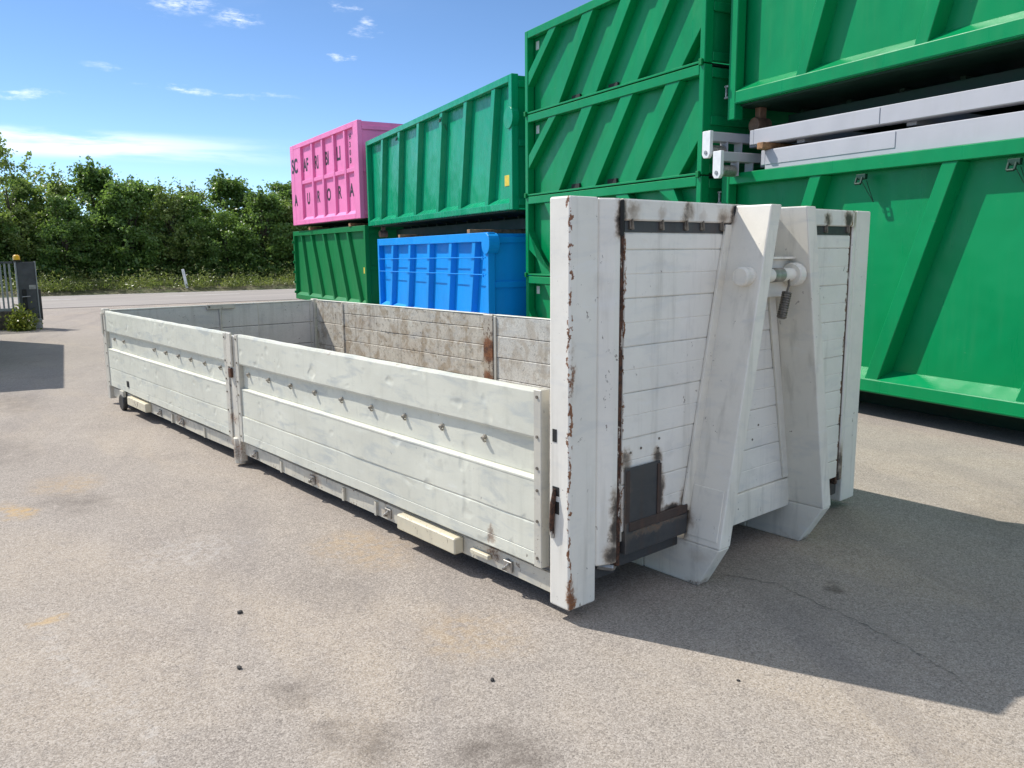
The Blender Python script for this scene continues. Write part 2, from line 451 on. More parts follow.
def leaf_mat(name, c1, c2, trans=0.35):
    m, t = mat(name)
    rnd = t.n('ShaderNodeNewGeometry').outputs['Random Per Island']
    o = t.n('ShaderNodeTexCoord').outputs['Object']
    n, _ = t.noise(o, 0.9, 3, 0.6)
    c = t.mix(t.m('ADD', t.m('MULTIPLY', rnd, 0.6), t.m('MULTIPLY', t.ss(n, 0.3, 0.7), 0.4)), c1, c2)
    p = t.n('ShaderNodeBsdfPrincipled', {'Base Color': c, 'Roughness': 0.4, 'Specular IOR Level': 0.6})
    tr = t.n('ShaderNodeBsdfTranslucent', {'Color': t.mix(0.4, c, (0.22, 0.34, 0.03))})
    mx = t.n('ShaderNodeMixShader', {0: trans, 1: p.outputs[0], 2: tr.outputs[0]})
    t.n('ShaderNodeOutputMaterial', {'Surface': mx.outputs[0]})
    return m


M_LEAF = leaf_mat('broad_leaf_green', (0.06, 0.13, 0.028), (0.27, 0.42, 0.11), 0.52)
M_LEAF2 = leaf_mat('olive_leaf_green', (0.09, 0.155, 0.035), (0.36, 0.44, 0.13), 0.52)
M_WEED = leaf_mat('weed_leaf_yellow_green', (0.12, 0.17, 0.02), (0.36, 0.36, 0.06), 0.4)
M_GRASS = leaf_mat('verge_grass', (0.09, 0.14, 0.03), (0.33, 0.34, 0.11), 0.45)

# ---- asphalt of the yard
ma, t = mat('yard_asphalt')
o = t.n('ShaderNodeTexCoord').outputs['Object']
big, bigc = t.noise(o, 0.35, 5, 0.6)
med, medc = t.noise(o, 1.6, 6, 0.62)
pat, _ = t.noise(t.sc(o, (1.0, 0.45, 1)), 0.9, 6, 0.6, 0.6)
sml, _ = t.noise(o, 18, 5, 0.7)
vor = t.n('ShaderNodeTexVoronoi', {'Vector': o, 'Scale': 150.0, 'Randomness': 1.0})
vor2 = t.n('ShaderNodeTexVoronoi', {'Vector': o, 'Scale': 330.0, 'Randomness': 1.0})
grit, _ = t.noise(o, 240, 3, 0.7)
c = t.mix(t.ss(big, 0.3, 0.7), (0.262, 0.226, 0.194), (0.33, 0.286, 0.244))
c = t.mix(t.m('MULTIPLY', t.ss(pat, 0.46, 0.70), 0.6), c, (0.42, 0.34, 0.25))
c = t.mix(t.m('MULTIPLY', t.ss(med, 0.5, 0.74), 0.42), c, (0.185, 0.155, 0.138))
c = t.mix(t.m('MULTIPLY', t.ss(sml, 0.5, 0.75), 0.25), c, (0.15, 0.14, 0.13))
m1, _ = t.noise(o, 42, 4, 0.75)
m2, _ = t.noise(t.vm('ADD', o, (3, 9, 2)), 6.5, 6, 0.7)
c = t.mix(t.ss(m1, 0.55, 0.68, 0.0, 0.45), c, (0.47, 0.42, 0.37))
c = t.mix(t.ss(m1, 0.44, 0.33, 0.0, 0.45), c, (0.14, 0.12, 0.105))
c = t.mix(t.ss(m2, 0.54, 0.68, 0.0, 0.35), c, (0.19, 0.168, 0.155))
c = t.mix(t.ss(m2, 0.44, 0.32, 0.0, 0.35), c, (0.43, 0.375, 0.32))
gv = t.n('ShaderNodeSeparateColor', {0: vor.outputs['Color']}).outputs[0]
gv2 = t.n('ShaderNodeSeparateColor', {0: vor2.outputs['Color']}).outputs[0]
c = t.mix(t.ss(gv, 0.45, 1.0, 0.0, 0.5), c, (0.54, 0.48, 0.42))
c = t.mix(t.ss(gv, 0.28, 0.0, 0.0, 0.5), c, (0.12, 0.105, 0.09))
c = t.mix(t.ss(gv2, 0.45, 0.0, 0.0, 0.5), c, (0.14, 0.122, 0.105))
c = t.mix(t.ss(gv2, 0.6, 1.0, 0.0, 0.4), c, (0.50, 0.445, 0.39))
swp = t.n('ShaderNodeVectorRotate', {'Vector': o, 'Angle': 0.5}, rotation_type='Z_AXIS').outputs[0]
sw1, _ = t.noise(t.sc(swp, (1.6, 0.22, 1)), 1.0, 5, 0.6, 0.8)
c = t.mix(t.m('MULTIPLY', t.ss(sw1, 0.52, 0.70), 0.25), c, (0.18, 0.16, 0.152))
c = t.mix(t.m('MULTIPLY', t.ss(sw1, 0.44, 0.28), 0.25), c, (0.46, 0.405, 0.35))
jig = t.vm('ADD', o, t.sc(t.vm('SUBTRACT', medc, (0.5, 0.5, 0.5)), (0.5, 0.5, 0)))
_, sc3 = t.noise(o, 9, 4, 0.65)
jig = t.vm('ADD', jig, t.sc(t.vm('SUBTRACT', sc3, (0.5, 0.5, 0.5)), (0.14, 0.14, 0)))
dk = t.spots(jig, [((-1.11, 0.28, 0), (0.16, 0.16, 1), 0.5), ((-1.12, -0.17, 0), (0.17, 0.2, 1), 0.5), ((-0.82, -0.47, 0), (0.25, 0.2, 1), 0.65), ((1.22, -0.59, 0), (0.10, 0.06, 1), 0.8),
                   ((-1.2, 3.4, 0), (0.3, 0.4, 1), 0.4), ((-1.3, 5.3, 0), (0.5, 1.0, 1), 0.3), ((-0.8, 8.0, 0), (0.5, 1.2, 1), 0.35), ((3.0, -0.8, 0), (0.9, 0.5, 1), 0.25), ((-0.6, 1.0, 0), (0.3, 0.5, 1), 0.2)])
dk = t.m('MULTIPLY', dk, t.ss(m2, 0.3, 0.62, 0.25, 1.25))
c = t.mix(t.m('MULTIPLY', dk, 0.8), c, (0.085, 0.068, 0.055))
yl = t.spots(jig, [((-1.49, 3.41, 0), (0.10, 0.30, 1), 0.75), ((-1.69, 1.6, 0), (0.09, 0.07, 1), 0.7), ((-0.2, 1.4, 0), (0.35, 0.5, 1), 0.3), ((-0.35, 0.2, 0), (0.3, 0.35, 1), 0.25), ((-1.1, 3.9, 0), (0.3, 0.4, 1), 0.3)])
c = t.mix(t.m('MULTIPLY', yl, t.ss(sml, 0.35, 0.6)), c, (0.46, 0.30, 0.12))
wl = t.spots(jig, [((-1.69, 1.1, 0), (0.06, 0.9, 1), 0.25), ((-1.65, 0.3, 0), (0.06, 0.5, 1), 0.3), ((-0.9, 2.0, 0), (0.5, 0.35, 1), 0.25)])
c = t.mix(t.m('MULTIPLY', wl, t.ss(sml, 0.45, 0.6)), c, (0.55, 0.52, 0.49))
h = t.m('ADD', t.m('MULTIPLY', vor.outputs['Distance'], -0.6), t.m('ADD', t.m('MULTIPLY', grit, 0.35), t.m('MULTIPLY', sml, 0.25)))
finish(t, c, 0.9, h, 0.0, 0.4, 0.004, spec=0.25)
M_ASPH = ma

mr, t = mat('road_asphalt')
o = t.n('ShaderNodeTexCoord').outputs['Object']
big, _ = t.noise(t.sc(o, (0.15, 1.2, 1)), 1.0, 5, 0.6)
fine, _ = t.noise(o, 40, 4, 0.7)
c = t.mix(t.ss(big, 0.3, 0.7), (0.29, 0.262, 0.24), (0.37, 0.335, 0.30))
c = t.mix(t.ss(fine, 0.4, 0.7, 0, 0.4), c, (0.17, 0.16, 0.16))
finish(t, c, 0.85, fine, 0.0, 0.3, 0.005, spec=0.3)
M_ROAD = mr
M_PAINT = plain('worn_road_paint', (0.62, 0.61, 0.58), 0.7, 0, 0.25, 3)
ms, t = mat('verge_soil')
o = t.n('ShaderNodeTexCoord').outputs['Object']
n, _ = t.noise(o, 1.2, 6, 0.65)
c = t.mix(t.ss(n, 0.35, 0.65), (0.06, 0.075, 0.02), (0.16, 0.14, 0.08))
finish(t, c, 0.95, n, 0, 0.5, 0.05)
M_SOIL = ms

# ------------------------------------------------------------------ ground, road, verge
g = MB().add([(-400, -400, 0), (400, -400, 0), (400, 400, 0), (-400, 400, 0)], [(0, 1, 2, 3)]).build('yard_ground', M_ASPH)
tag(g, 'pale worn asphalt yard with stains and beige dust', 'ground', kind='structure')
RU = Vector((0.987, -0.158, 0))            # along the road
RN = Vector((0.158, 0.987, 0))             # away from the yard
RB = Vector((4.04, 33.7, 0))               # a point on the far edge of the road


def rd(u, n, z=0.0):
    p = RB + RU * u + RN * n
    return (p.x, p.y, z)


def strip(name, u0, u1, n0, n1, z, m, label, cat):
    return tag(MB().add([rd(u0, n0, z), rd(u1, n0, z), rd(u1, n1, z), rd(u0, n1, z)], [(0, 1, 2, 3)]).build(name, m), label, cat, kind='structure')


road = strip('road', -150, 150, -8.3, 0.0, 0.004, M_ROAD, 'pale grey public road passing behind the yard', 'road')
for i, (u0, u1) in enumerate([(-9, -5), (-1.2, 1.4), (4.4, 7.2), (10.5, 13.5), (16, 20)]):
    MB().add([rd(u0, -3.05, 0.008), rd(u1, -3.05, 0.008), rd(u1, -2.9, 0.008), rd(u0, -2.9, 0.008)], [(0, 1, 2, 3)]).build('lane_dash', M_PAINT, road)
MB().add([rd(-150, -0.42, 0.008), rd(150, -0.42, 0.008), rd(150, -0.28, 0.008), rd(-150, -0.28, 0.008)], [(0, 1, 2, 3)]).build('edge_line', M_PAINT, road)
seam = MB()
seam.prism([(0, 0), (0.09, 0), (0.09, 0.006), (0, 0.006)], 'x', -60, 60)
so = seam.build('drain_seam', M_STONE, road)
so.location = rd(0, -8.45, 0.0)
so.rotation_euler = (0, 0, math.atan2(RU.y, RU.x))
# verge: gently humped soil strip
NU, NN = 120, 8
vs, fs = [], []
for i in range(NU + 1):
    for j in range(NN + 1):
        u = -150 + 300 * i / NU
        n = 0.05 + 40.0 * (j / NN) ** 2
        z = 0.0 if j == 0 else 0.12 + 0.25 * min(1, n / 3) + 0.08 * math.sin(u * 1.3 + j)
        vs.append(rd(u, n, z))
for i in range(NU):
    for j in range(NN):
        a = i * (NN + 1) + j
        fs.append((a, a + NN + 1, a + NN + 2, a + 1))
tag(MB().add(vs, fs).build('verge', M_SOIL, smooth=True), 'humped earth verge along the far side of the road', 'verge', kind='structure')


def leaf_cloud(name, pts, size, m, parent=None, up=0.35, aspect=0.62, smooth=False):
    """one quad (bent in two) per point"""
    n = len(pts)
    nrm = rng.normal(size=(n, 3))
    nrm[:, 2] += up * 2
    nrm /= np.linalg.norm(nrm, axis=1)[:, None]
    a = np.cross(nrm, rng.normal(size=(n, 3)))
    a /= np.linalg.norm(a, axis=1)[:, None]
    b = np.cross(nrm, a)
    s = (size * rng.uniform(0.6, 1.35, n))[:, None]
    P = np.asarray(pts)
    v = np.stack([P - a * s * 0.5, P + b * s * aspect * 0.5 + nrm * s * 0.08, P + a * s * 0.5 - nrm * s * 0.12, P - b * s * aspect * 0.5 + nrm * s * 0.08], axis=1).reshape(-1, 3)
    me = bpy.data.meshes.new(name)
    me.vertices.add(4 * n)
    me.vertices.foreach_set('co', v.ravel())
    me.loops.add(4 * n)
    me.loops.foreach_set('vertex_index', np.arange(4 * n, dtype=np.int32))
    me.polygons.add(n)
    me.polygons.foreach_set('loop_start', np.arange(0, 4 * n, 4, dtype=np.int32))
    me.polygons.foreach_set('loop_total', np.full(n, 4, dtype=np.int32))
    me.update(calc_edges=True)
    me.materials.append(m)
    return link(name, me, parent)


def make_tree(name, h, rad, z_low, clumps, leaves, size, m, trunk_r=0.09):
    root = empty(name, (0, 0, 0))
    tr = MB()
    top = Vector((rng.normal() * 0.15, rng.normal() * 0.15, h * 0.72))
    pts = [Vector((0, 0, 0)), Vector((rng.normal() * 0.1, rng.normal() * 0.1, h * 0.25)), Vector((rng.normal() * 0.15, rng.normal() * 0.15, h * 0.5)), top]
    tr.tube(pts, [trunk_r, trunk_r * 0.8, trunk_r * 0.6, trunk_r * 0.3], 7)
    cen = []
    for k in range(clumps):
        zz = rng.uniform(z_low, 1.0) * h
        fz = (zz / h - z_low) / (1 - z_low)
        prof = (0.72 + 0.42 * math.sin(min(1, fz * 1.1) * math.pi)) * (1 - max(0, fz - 0.55) * 1.35)
        ang = rng.uniform(0, 2 * math.pi)
        rr = rad * prof * math.sqrt(rng.uniform(0.12, 1.0)) * rng.uniform(0.75, 1.18)
        cen.append(Vector((rr * math.cos(ang), rr * math.sin(ang), zz)))
    for c in cen[:max(10, clumps // 4)]:
        t0 = min(0.95, max(0.15, c.z / h * 0.75))
        base = pts[0].lerp(top, t0)
        base.x *= 0.8
        midp = base.lerp(c, 0.5) + Vector((0, 0, 0.12))
        tr.tube([base, midp, c], [trunk_r * 0.32, trunk_r * 0.2, trunk_r * 0.06], 5)
    tr.build('trunk', M_BARK, root)
    P = []
    for c in cen:
        r = rng.uniform(0.24, 0.52) * (rad / 2.0) ** 0.5
        q = rng.normal(size=(int(leaves * rng.uniform(0.6, 1.3)), 3)) * np.array([r, r, r * 0.6]) * 0.62
        P.append(q + np.array(c))
    # a few shoots that break the outline
    for k in range(int(clumps * 0.22)):
        c = cen[int(rng.integers(len(cen)))]
        d = Vector((c.x * 0.5, c.y * 0.5, abs(rng.normal()) * 0.8 + 0.5)).normalized()
        ln = rng.uniform(0.4, 0.9)
        tt = rng.uniform(0, 1, 40)[:, None]
        P.append(np.array(c) + np.array(d) * tt * ln + rng.normal(size=(40, 3)) * 0.09)
    leaf_cloud('crown', np.concatenate(P), size, m, root)
    return root


# ------------------------------------------------------------------ trees beyond the road
protos = [make_tree('roadside_tree', 4.3, 1.6, 0.08, 95, 115, 0.155, M_LEAF),
          make_tree('roadside_tree', 5.0, 1.75, 0.10, 105, 115, 0.16, M_LEAF),
          make_tree('roadside_tree', 4.6, 1.45, 0.06, 90, 115, 0.15, M_LEAF2),
          make_tree('roadside_tree', 5.2, 1.6, 0.12, 100, 115, 0.155, M_LEAF)]
airy = make_tree('thin_tree', 5.6, 1.5, 0.28, 46, 60, 0.15, M_LEAF2, 0.07)
used = set()
spots = []
for i in range(12):       # front row
    spots.append((-2.6 + i * 1.42 + random.uniform(-.35, .35), 5.0 + random.uniform(-.5, .6), i % 4, random.uniform(0.70, 0.90), 'f'))
for i in range(12):       # rear row, taller
    spots.append((-3.0 + i * 1.5 + random.uniform(-.4, .4), 7.4 + random.uniform(-.8, .8), (i * 3 + 1) % 4, random.uniform(0.86, 1.04), 'r'))
fmin, fmax = 0, 11
for idx, (u, n, k, s, row) in enumerate(spots):
    if k in used:
        o = copy_tree(protos[k])
    else:
        o = protos[k]
        used.add(k)
    o.location = rd(u, n, 0.25)
    o.rotation_euler = (0, 0, random.uniform(0, 6.28))
    o.scale = (s * random.uniform(0.95, 1.15),) * 2 + (s,)
    if row == 'f':
        special = {2: 'dense leafy tree just behind the dark sheet metal gate end', 6: 'dense leafy tree just behind the white marker post', 10: 'dense leafy tree beside the stacked pink and dark green containers'}
        if idx in special:
            tag(o, special[idx], 'tree', 'front trees of the thicket')
        else:
            tag(o, 'dense leafy tree in the front row of the thicket beyond the road', 'tree', 'front trees of the thicket')
    else:
        tag(o, 'tall leafy tree in the rear row of the thicket beyond the road', 'tree', 'rear trees of the thicket')
# low brush that closes the thicket near the ground
brush = make_tree('thicket_shrub', 1.7, 1.3, 0.02, 60, 80, 0.13, M_LEAF, 0.04)
for i in range(13):
    o = brush if i == 0 else copy_tree(brush)
    o.location = rd(-3.2 + i * 1.45 + random.uniform(-.3, .3), 5.6 + random.uniform(-.4, .5), 0.22)
    o.rotation_euler = (0, 0, random.uniform(0, 6.28))
    sq = random.uniform(0.9, 1.25)
    o.scale = (sq, sq, sq * 1.1)
    tag(o, 'low dark shrub between the trunks of the thicket', 'shrub', 'shrubs under the thicket')
airy.location = rd(-0.3, 5.4, 0.25)
airy.rotation_euler = (0, 0, 1.0)
airy.scale = (1.0, 1.0, 1.05)
tag(airy, 'thin airy tree with open top above the dark gate', 'tree')

# verge weeds and grass
P = []
for k in range(900):
    u = rng.uniform(-14, 26)
    n = 0.35 + abs(rng.normal()) * 1.3
    hgt = rng.uniform(0.12, 0.34) * (1.0 + 0.8 * min(1, n / 2)) * (1.6 if rng.uniform() < 0.12 else 1)
    q = rng.normal(size=(45, 3)) * np.array([0.18, 0.18, 0.0])
    q[:, 2] = np.abs(rng.normal(size=45)) * hgt * 0.6
    P.append(q + np.array(rd(u, n, 0.14 + 0.2 * min(1, n / 3))))
tag(leaf_cloud('grass', np.concatenate(P), 0.12, M_GRASS, None, up=-0.1, aspect=0.3), 'long weedy grass along the verge under the trees', 'grass', kind='stuff')

# white delineator post
dp = empty('marker_post', rd(5.85, 0.6, 0.10))
dp.rotation_euler = (0, R(-9), 0)
MB().prism([(-0.06, -0.04), (0.06, -0.04), (0.04, 0.05), (-0.04, 0.05)], 'z', -0.1, 0.86).build('post', M_MARK, dp, 0.01)
MB().box(-0.03, 0.03, -0.046, -0.0405, 0.66, 0.80).build('reflector', M_STICK, dp)
tag(dp, 'white leaning roadside marker post in the weedy verge', 'marker post')

# ------------------------------------------------------------------ the entrance gate at the left
gt = empty('gate_post', (1.42, 18.1, 0), R(-4))
MB().box(-0.33, 0.01, -0.03, 0.03, 0.22, 1.45).build('sheet_panel', M_GATEDARK, gt, 0.006)
MB().box(-0.362, -0.332, -0.04, 0.04, 0.2, 1.46).build('edge_strip', M_GATEGREY, gt, 0.004)
MB().box(0.012, 0.036, -0.04, 0.04, 0.2, 1.46).build('edge_strip', M_GATEGREY, gt, 0.004)
MB().box(0.037, 0.085, -0.02, 0.05, 0.18, 0.85).build('rubber_strip', M_RUBBER, gt, 0.006)
MB().box(-0.16, 0.05, -0.12, 0.12, 0.0, 0.22).build('footing', M_CONC, gt, 0.01)
MB().box(-0.27, -0.19, -0.07, -0.031, 0.42, 0.86).build('lock_box', M_BLACK, gt, 0.005)
MB().tube([(-0.29, -0.1, 0.70), (-0.13, -0.1, 0.71)], 0.012, 8).build('handle', M_GATEGREY, gt)
MB().box(-0.13, 0.0, -0.036, -0.031, 0.86, 0.95).build('notice_plate', M_CONC, gt)
lp = MB()
lp.cyl((-0.31, 0, 1.46), (-0.31, 0, 1.49), 0.075, 0.075, 14)
lp.build('lamp_base', M_BLACK, gt)
lp = MB()
lp.cyl((-0.31, 0, 1.49), (-0.31, 0, 1.58), 0.07, 0.066, 16)
lp.cyl((-0.31, 0, 1.58), (-0.31, 0, 1.605), 0.066, 0.03, 16)
lp.build('lamp_lens', M_LAMP, gt, 0.008)
tag(gt, 'dark grey sheet metal gate end with amber warning lamp on top', 'gate')
fc = empty('bar_fence', (1.03, 18.15, 0), R(176))
for i in range(44):
    MB().prism([(0, -0.012), (0.035, -0.012), (0.035, 0.012), (0, 0.012)], 'z', 0.46, 1.42).build('bar', M_GATEGREY, fc, 0.0, False, (0.05 + i * 0.085, 0, 0))
MB().box(0, 3.85, -0.03, 0.03, 0.40, 0.46).build('bottom_rail', M_GATEGREY, fc, 0.004)
MB().box(0, 3.85, -0.03, 0.03, 1.42, 1.46).build('top_rail', M_GATEDARK, fc, 0.004)
MB().box(-0.1, 3.9, -0.1, 0.1, 0, 0.398).build('low_wall', M_BRICK, fc, 0.01)
tag(fc, 'grey vertical bar fence on a low dark wall beside the gate', 'fence')
wd = empty('weed_clump', (1.0, 17.75, 0))
P = []
for k in range(34):
    c = np.array([rng.normal() * 0.12, rng.normal() * 0.12, abs(rng.normal()) * 0.18 + 0.03])
    P.append(c + rng.normal(size=(34, 3)) * np.array([0.07, 0.07, 0.06]))
P = np.concatenate(P)
P[:, 2] = np.abs(P[:, 2])
leaf_cloud('leaves', P, 0.07, M_WEED, wd)
st = MB()
for k in range(10):
    a = random.uniform(0, 6.28)
    st.tube([(0.1 * math.cos(a), 0.05 * math.sin(a), 0), (0.3 * math.cos(a), 0.15 * math.sin(a), 0.32)], 0.006, 5)
st.build('stems', M_WEED, wd)
tag(wd, 'yellow green weed clump growing at the foot of the gate', 'weed')

# ------------------------------------------------------------------ the ribbed containers


def ribbed(name, label, corner, th, L, z0, H, m, ribs, rib_w=0.14, depth=2.4, base=0.2, ledge=True, rail=0.11, post=0.12, mid_bars=(), group=None, cat='container', rollers=True, panel=0.075, brail=None, foot=0.0, rib_end=None, far_side=True):
    """open-top box: long face at local x=0, near end at local y=0. ribs: (y_top, y_bottom) of the rib's near edge"""
    o = empty(name, (corner[0], corner[1], z0), -R(th))
    tag(o, label, cat, group)
    zb = base
    br = rail if brail is None else brail
    MB().box(panel, panel + 0.01, 0.02, L - 0.02, zb + 0.03, zb + H - 0.03).build('side_panel', m, o)
    if far_side:
        MB().box(depth - panel - 0.01, depth - panel, 0.02, L - 0.02, zb + 0.03, zb + H - 0.03).build('side_panel', m, o)
    for x0, x1 in ((0, 0.10), (depth - 0.10, depth)):
        MB().box(x0, x1, post + 0.001, L - post - 0.001, zb + H - rail, zb + H).build('top_rail', m, o, 0.006)
    # bottom rail with a sloping ledge
    pr = [(0.0, zb), (0.0, zb + br), (panel, zb + br + (0.09 if ledge else 0.004)), (panel + 0.03, zb + br + (0.09 if ledge else 0.004)), (panel + 0.03, zb)]
    MB().prism(pr, 'y', post + 0.001, L - post - 0.001).build('bottom_rail', m, o, 0.004)
    if ledge:
        MB().box(-0.006, 0.02, post, L - post, zb + 0.012, zb + 0.022).build('rail_lip', m, o)
    pr2 = [(depth - a, b) for a, b in pr]
    MB().prism(pr2, 'y', post + 0.001, L - post - 0.001).build('bottom_rail', m, o, 0.004)
    for y0 in (0, L - post):
        for x0 in (0, depth - 0.12):
            MB().box(x0, x0 + 0.12, y0, y0 + post, zb - foot, zb + H + 0.001).build('corner_post', m, o, 0.008)
    for e, (ya, yb) in enumerate(((0.03, 0.04), (L - 0.04, L - 0.03))):
        ep = MB().box(0.121, depth - 0.121, ya, yb, zb + 0.02, zb + H - 0.02).build('end_panel', m, o)
        sy = -0.03 if e == 0 else 0.04
        for k in range(3):
            zz = zb + H * (0.06, 0.5, 0.93)[k]
            MB().box(0.122, depth - 0.122, min(ya, ya + sy), max(ya, ya + sy), zz - 0.05, zz + 0.05).build('end_bar', m, ep, 0.006)
    MB().box(0.08, depth - 0.08, 0.045, L - 0.045, zb - 0.02, zb + 0.01).build('floor', M_UNDER, o)
    for k in range(max(2, int(L / 0.6))):
        yy = 0.3 + k * (L - 0.6) / max(1, int(L / 0.6) - 1)
        MB().box(0.85, depth - 0.85, yy, yy + 0.06, zb - 0.09, zb - 0.021).build('cross_member', M_UNDER, o)
    for xx in (0.66, depth - 0.84):
        if base > 0.12:
            MB().box(xx, xx + 0.18, 0.06, L - 0.25, 0.0, zb - 0.091).build('skid', M_UNDER, o, 0.006)
    if rollers and base > 0.12:
        for xx in (0.24, depth - 0.50):
            rb = MB()
            rr_ = min(0.085, base * 0.5)
            rb.cyl((xx, L - 0.16, rr_), (xx + 0.2, L - 0.16, rr_), rr_ - 0.001, None, 16)
            rb.box(xx + 0.05, xx + 0.15, L - 0.2, L - 0.12, rr_, base - 0.021)
            rb.build('roller', M_ROLLB, o, 0.006)
    zt, zl = zb + H - rail, zb + rail * 0.9
    for (yt, yb) in ribs:
        a0, a1 = 0.012, panel + 0.002
        sl_ = 0.025
        ft = lambda x, e: [(x, yb + e, zl), (x, yb + rib_w - e, zl), (x, yt + rib_w - e, zt), (x, yt + e, zt)]
        MB().hexa(ft(a0, sl_), ft(a1, 0.0)).build('rib', m, o, 0.005)
    for (z_, w_) in mid_bars:
        MB().box(0.016, panel + 0.002, post, L - post, z_ - w_ / 2, z_ + w_ / 2).build('cross_bar', m, o, 0.005)
    return o


def ropes(o, ys, z, m=M_HOOKDK):
    for y in ys:
        hb = MB()
        hb.box(0.012, 0.05, y - 0.05, y + 0.05, z - 0.05, z)
        hb.tube([(0.0, y - 0.03, z - 0.03), (-0.02, y - 0.03, z - 0.09), (-0.02, y + 0.03, z - 0.09), (0.0, y + 0.03, z - 0.03)], 0.012, 6)
        hb.tube([(0.0, y - 0.02, z - 0.06), (0.10, y - 0.09, z - 0.26), (0.06, y - 0.03, z - 0.06)], 0.004, 5)
        hb.build('tarp_hook', m, o, 0.003)


def hinge(o, zs, m=M_GREEN3):
    for z in zs:
        hb = MB()
        hb.tube([(0.05, -0.05, z - 0.07), (0.05, -0.05, z + 0.07)], 0.014, 8)
        hb.box(0.03, 0.07, -0.065, 0.0, z + 0.05, z + 0.075)
        hb.box(0.03, 0.07, -0.065, 0.0, z - 0.075, z - 0.05)
        hb.build('hinge', m, o)


def sticker(o, y, z, wy, hz, m, name='sticker', x=None):
    x = 0.070 if x is None else x
    MB().box(x, x + 0.006, y, y + wy, z, z + hz).build(name, m, o)


C1_TH = 12.5
C1_C = (5.635, 3.28)


def shift(c, th, along, t=0.0):
    a = R(th)
    return (c[0] + math.sin(a) * along + math.cos(a) * t, c[1] + math.cos(a) * along - math.sin(a) * t)


# big green container on the ground, its length running out of the frame. near end of this builder = end nearer the camera
LC = 6.6
c1 = ribbed('green_container', 'big green container with slanting ribs on the ground right of the old white container', shift(C1_C, C1_TH, -LC), C1_TH, LC, 0.0, 2.18, M_GREEN,
            [(LC - 1.42, LC - 0.75), (LC - 2.84, LC - 2.2), (LC - 4.25, LC - 3.62), (LC - 5.65, LC - 5.05)], rib_w=0.19, base=0.25, rail=0.12, panel=0.15)
ropes(c1, [LC - 1.86, LC - 3.28], 2.28)
hinge(c1, [2.2, 0.8])
# the far end of c1 faces the stack: add hinges there
for z in (2.18,):
    hb = MB()
    hb.tube([(0.02, LC + 0.05, z - 0.07), (0.02, LC + 0.05, z + 0.07)], 0.012, 8)
    hb.box(0.0, 0.04, LC, LC + 0.06, z + 0.05, z + 0.07)
    hb.box(0.0, 0.04, LC, LC + 0.06, z - 0.07, z - 0.05)
    hb.build('hinge', M_STEEL, c1)

LU = 6.4
U_TH = 14.0
U_C = shift((5.62, 3.2), U_TH, 0.03)
u = ribbed('upper_green_container', 'green container with slanting ribs stacked on the two grey flat racks', shift(U_C, U_TH, -LU), U_TH, LU, 2.87, 2.2, M_GREEN,
           [(LU - 1.78, LU - 1.13), (LU - 3.05, LU - 2.47), (LU - 4.35, LU - 3.8), (LU - 5.6, LU - 5.05)], rib_w=0.18, base=0.30, rail=0.13, panel=0.15, foot=0.16)
hb = MB()
hb.tube([(0.02, LU + 0.05, 0.38), (0.02, LU + 0.05, 0.52)], 0.012, 8)
hb.box(0.0, 0.04, LU, LU + 0.06, 0.50, 0.52)
hb.box(0.0, 0.04, LU, LU + 0.06, 0.38, 0.40)
hb.build('hinge', M_STEEL, u)


def flat_frame(label, z0, t_off, along, L, low=0.03):
    """hook-lift subframe: two long box beams, cross members, a wide roller beam at the far end"""
    o = empty('flat_rack', (*shift(C1_C, C1_TH, along - L, t_off), z0), -R(C1_TH))
    tag(o, label, 'flat rack', 'grey flat racks')
    Wd = 2.5
    bx0, bx1 = 0.35, Wd - 0.35
    for x0 in (bx0, bx1 - 0.14):
        MB().box(x0, x0 + 0.14, 0, L - 0.42, low, 0.19).build('long_beam', M_GREYP, o, 0.006)
        xs = x0 + 0.22 if x0 == bx0 else x0 - 0.22
        MB().box(xs, xs + 0.14, L - 0.9, L - 0.13, 0.04, 0.185).build('tail_beam', M_GREYP, o, 0.006)
        MB().box(min(x0, xs) + 0.003, max(x0, xs) + 0.137, L - 0.419, L - 0.36, 0.035, 0.187).build('step_plate', M_GREYP, o, 0.004)
        MB().box(x0 - 0.006 if x0 == bx0 else x0 + 0.14, x0 if x0 == bx0 else x0 + 0.146, L - 2.0, L - 0.43, 0.035, 0.18).build('doubler_plate', M_GREYP, o, 0.002)
    for k in range(5):
        y = 0.3 + k * (L - 1.3) / 4
        MB().box(bx0 + 0.141, bx1 - 0.141, y, y + 0.1, 0.0, 0.15).build('cross_member', M_GREYP, o, 0.004)
    MB().box(0.045, Wd - 0.045, L - 0.129, L - 0.01, 0.09, 0.19).build('roller_beam', M_GREYP, o, 0.006)
    for x0 in (0.0, Wd - 0.044):
        pl = MB()
        pl.prism([(L - 0.13, 0.20), (L, 0.20), (L, -0.05), (L - 0.03, -0.09), (L - 0.10, -0.09), (L - 0.13, -0.05)], 'x', x0, x0 + 0.044)
        p_ = pl.build('end_plate', M_WHITEP, o, 0.004)
        MB().cyl((x0 - 0.008, L - 0.065, -0.03), (x0 + 0.052, L - 0.065, -0.03), 0.022, None, 12).build('pin', M_STEEL, p_)
    for x0 in (0.05, Wd - 0.25):
        rb = MB()
        rb.cyl((x0, L - 0.065, -0.005), (x0 + 0.2, L - 0.065, -0.005), 0.062, None, 16)
        rb.build('roller', M_STEEL, o, 0.008)
    for x0 in (0.25, 0.46, Wd - 0.47, Wd - 0.26):
        MB().box(x0, x0 + 0.012, L - 0.129, L - 0.01, -0.06, 0.089).build('web_plate', M_GREYP, o)
    return o


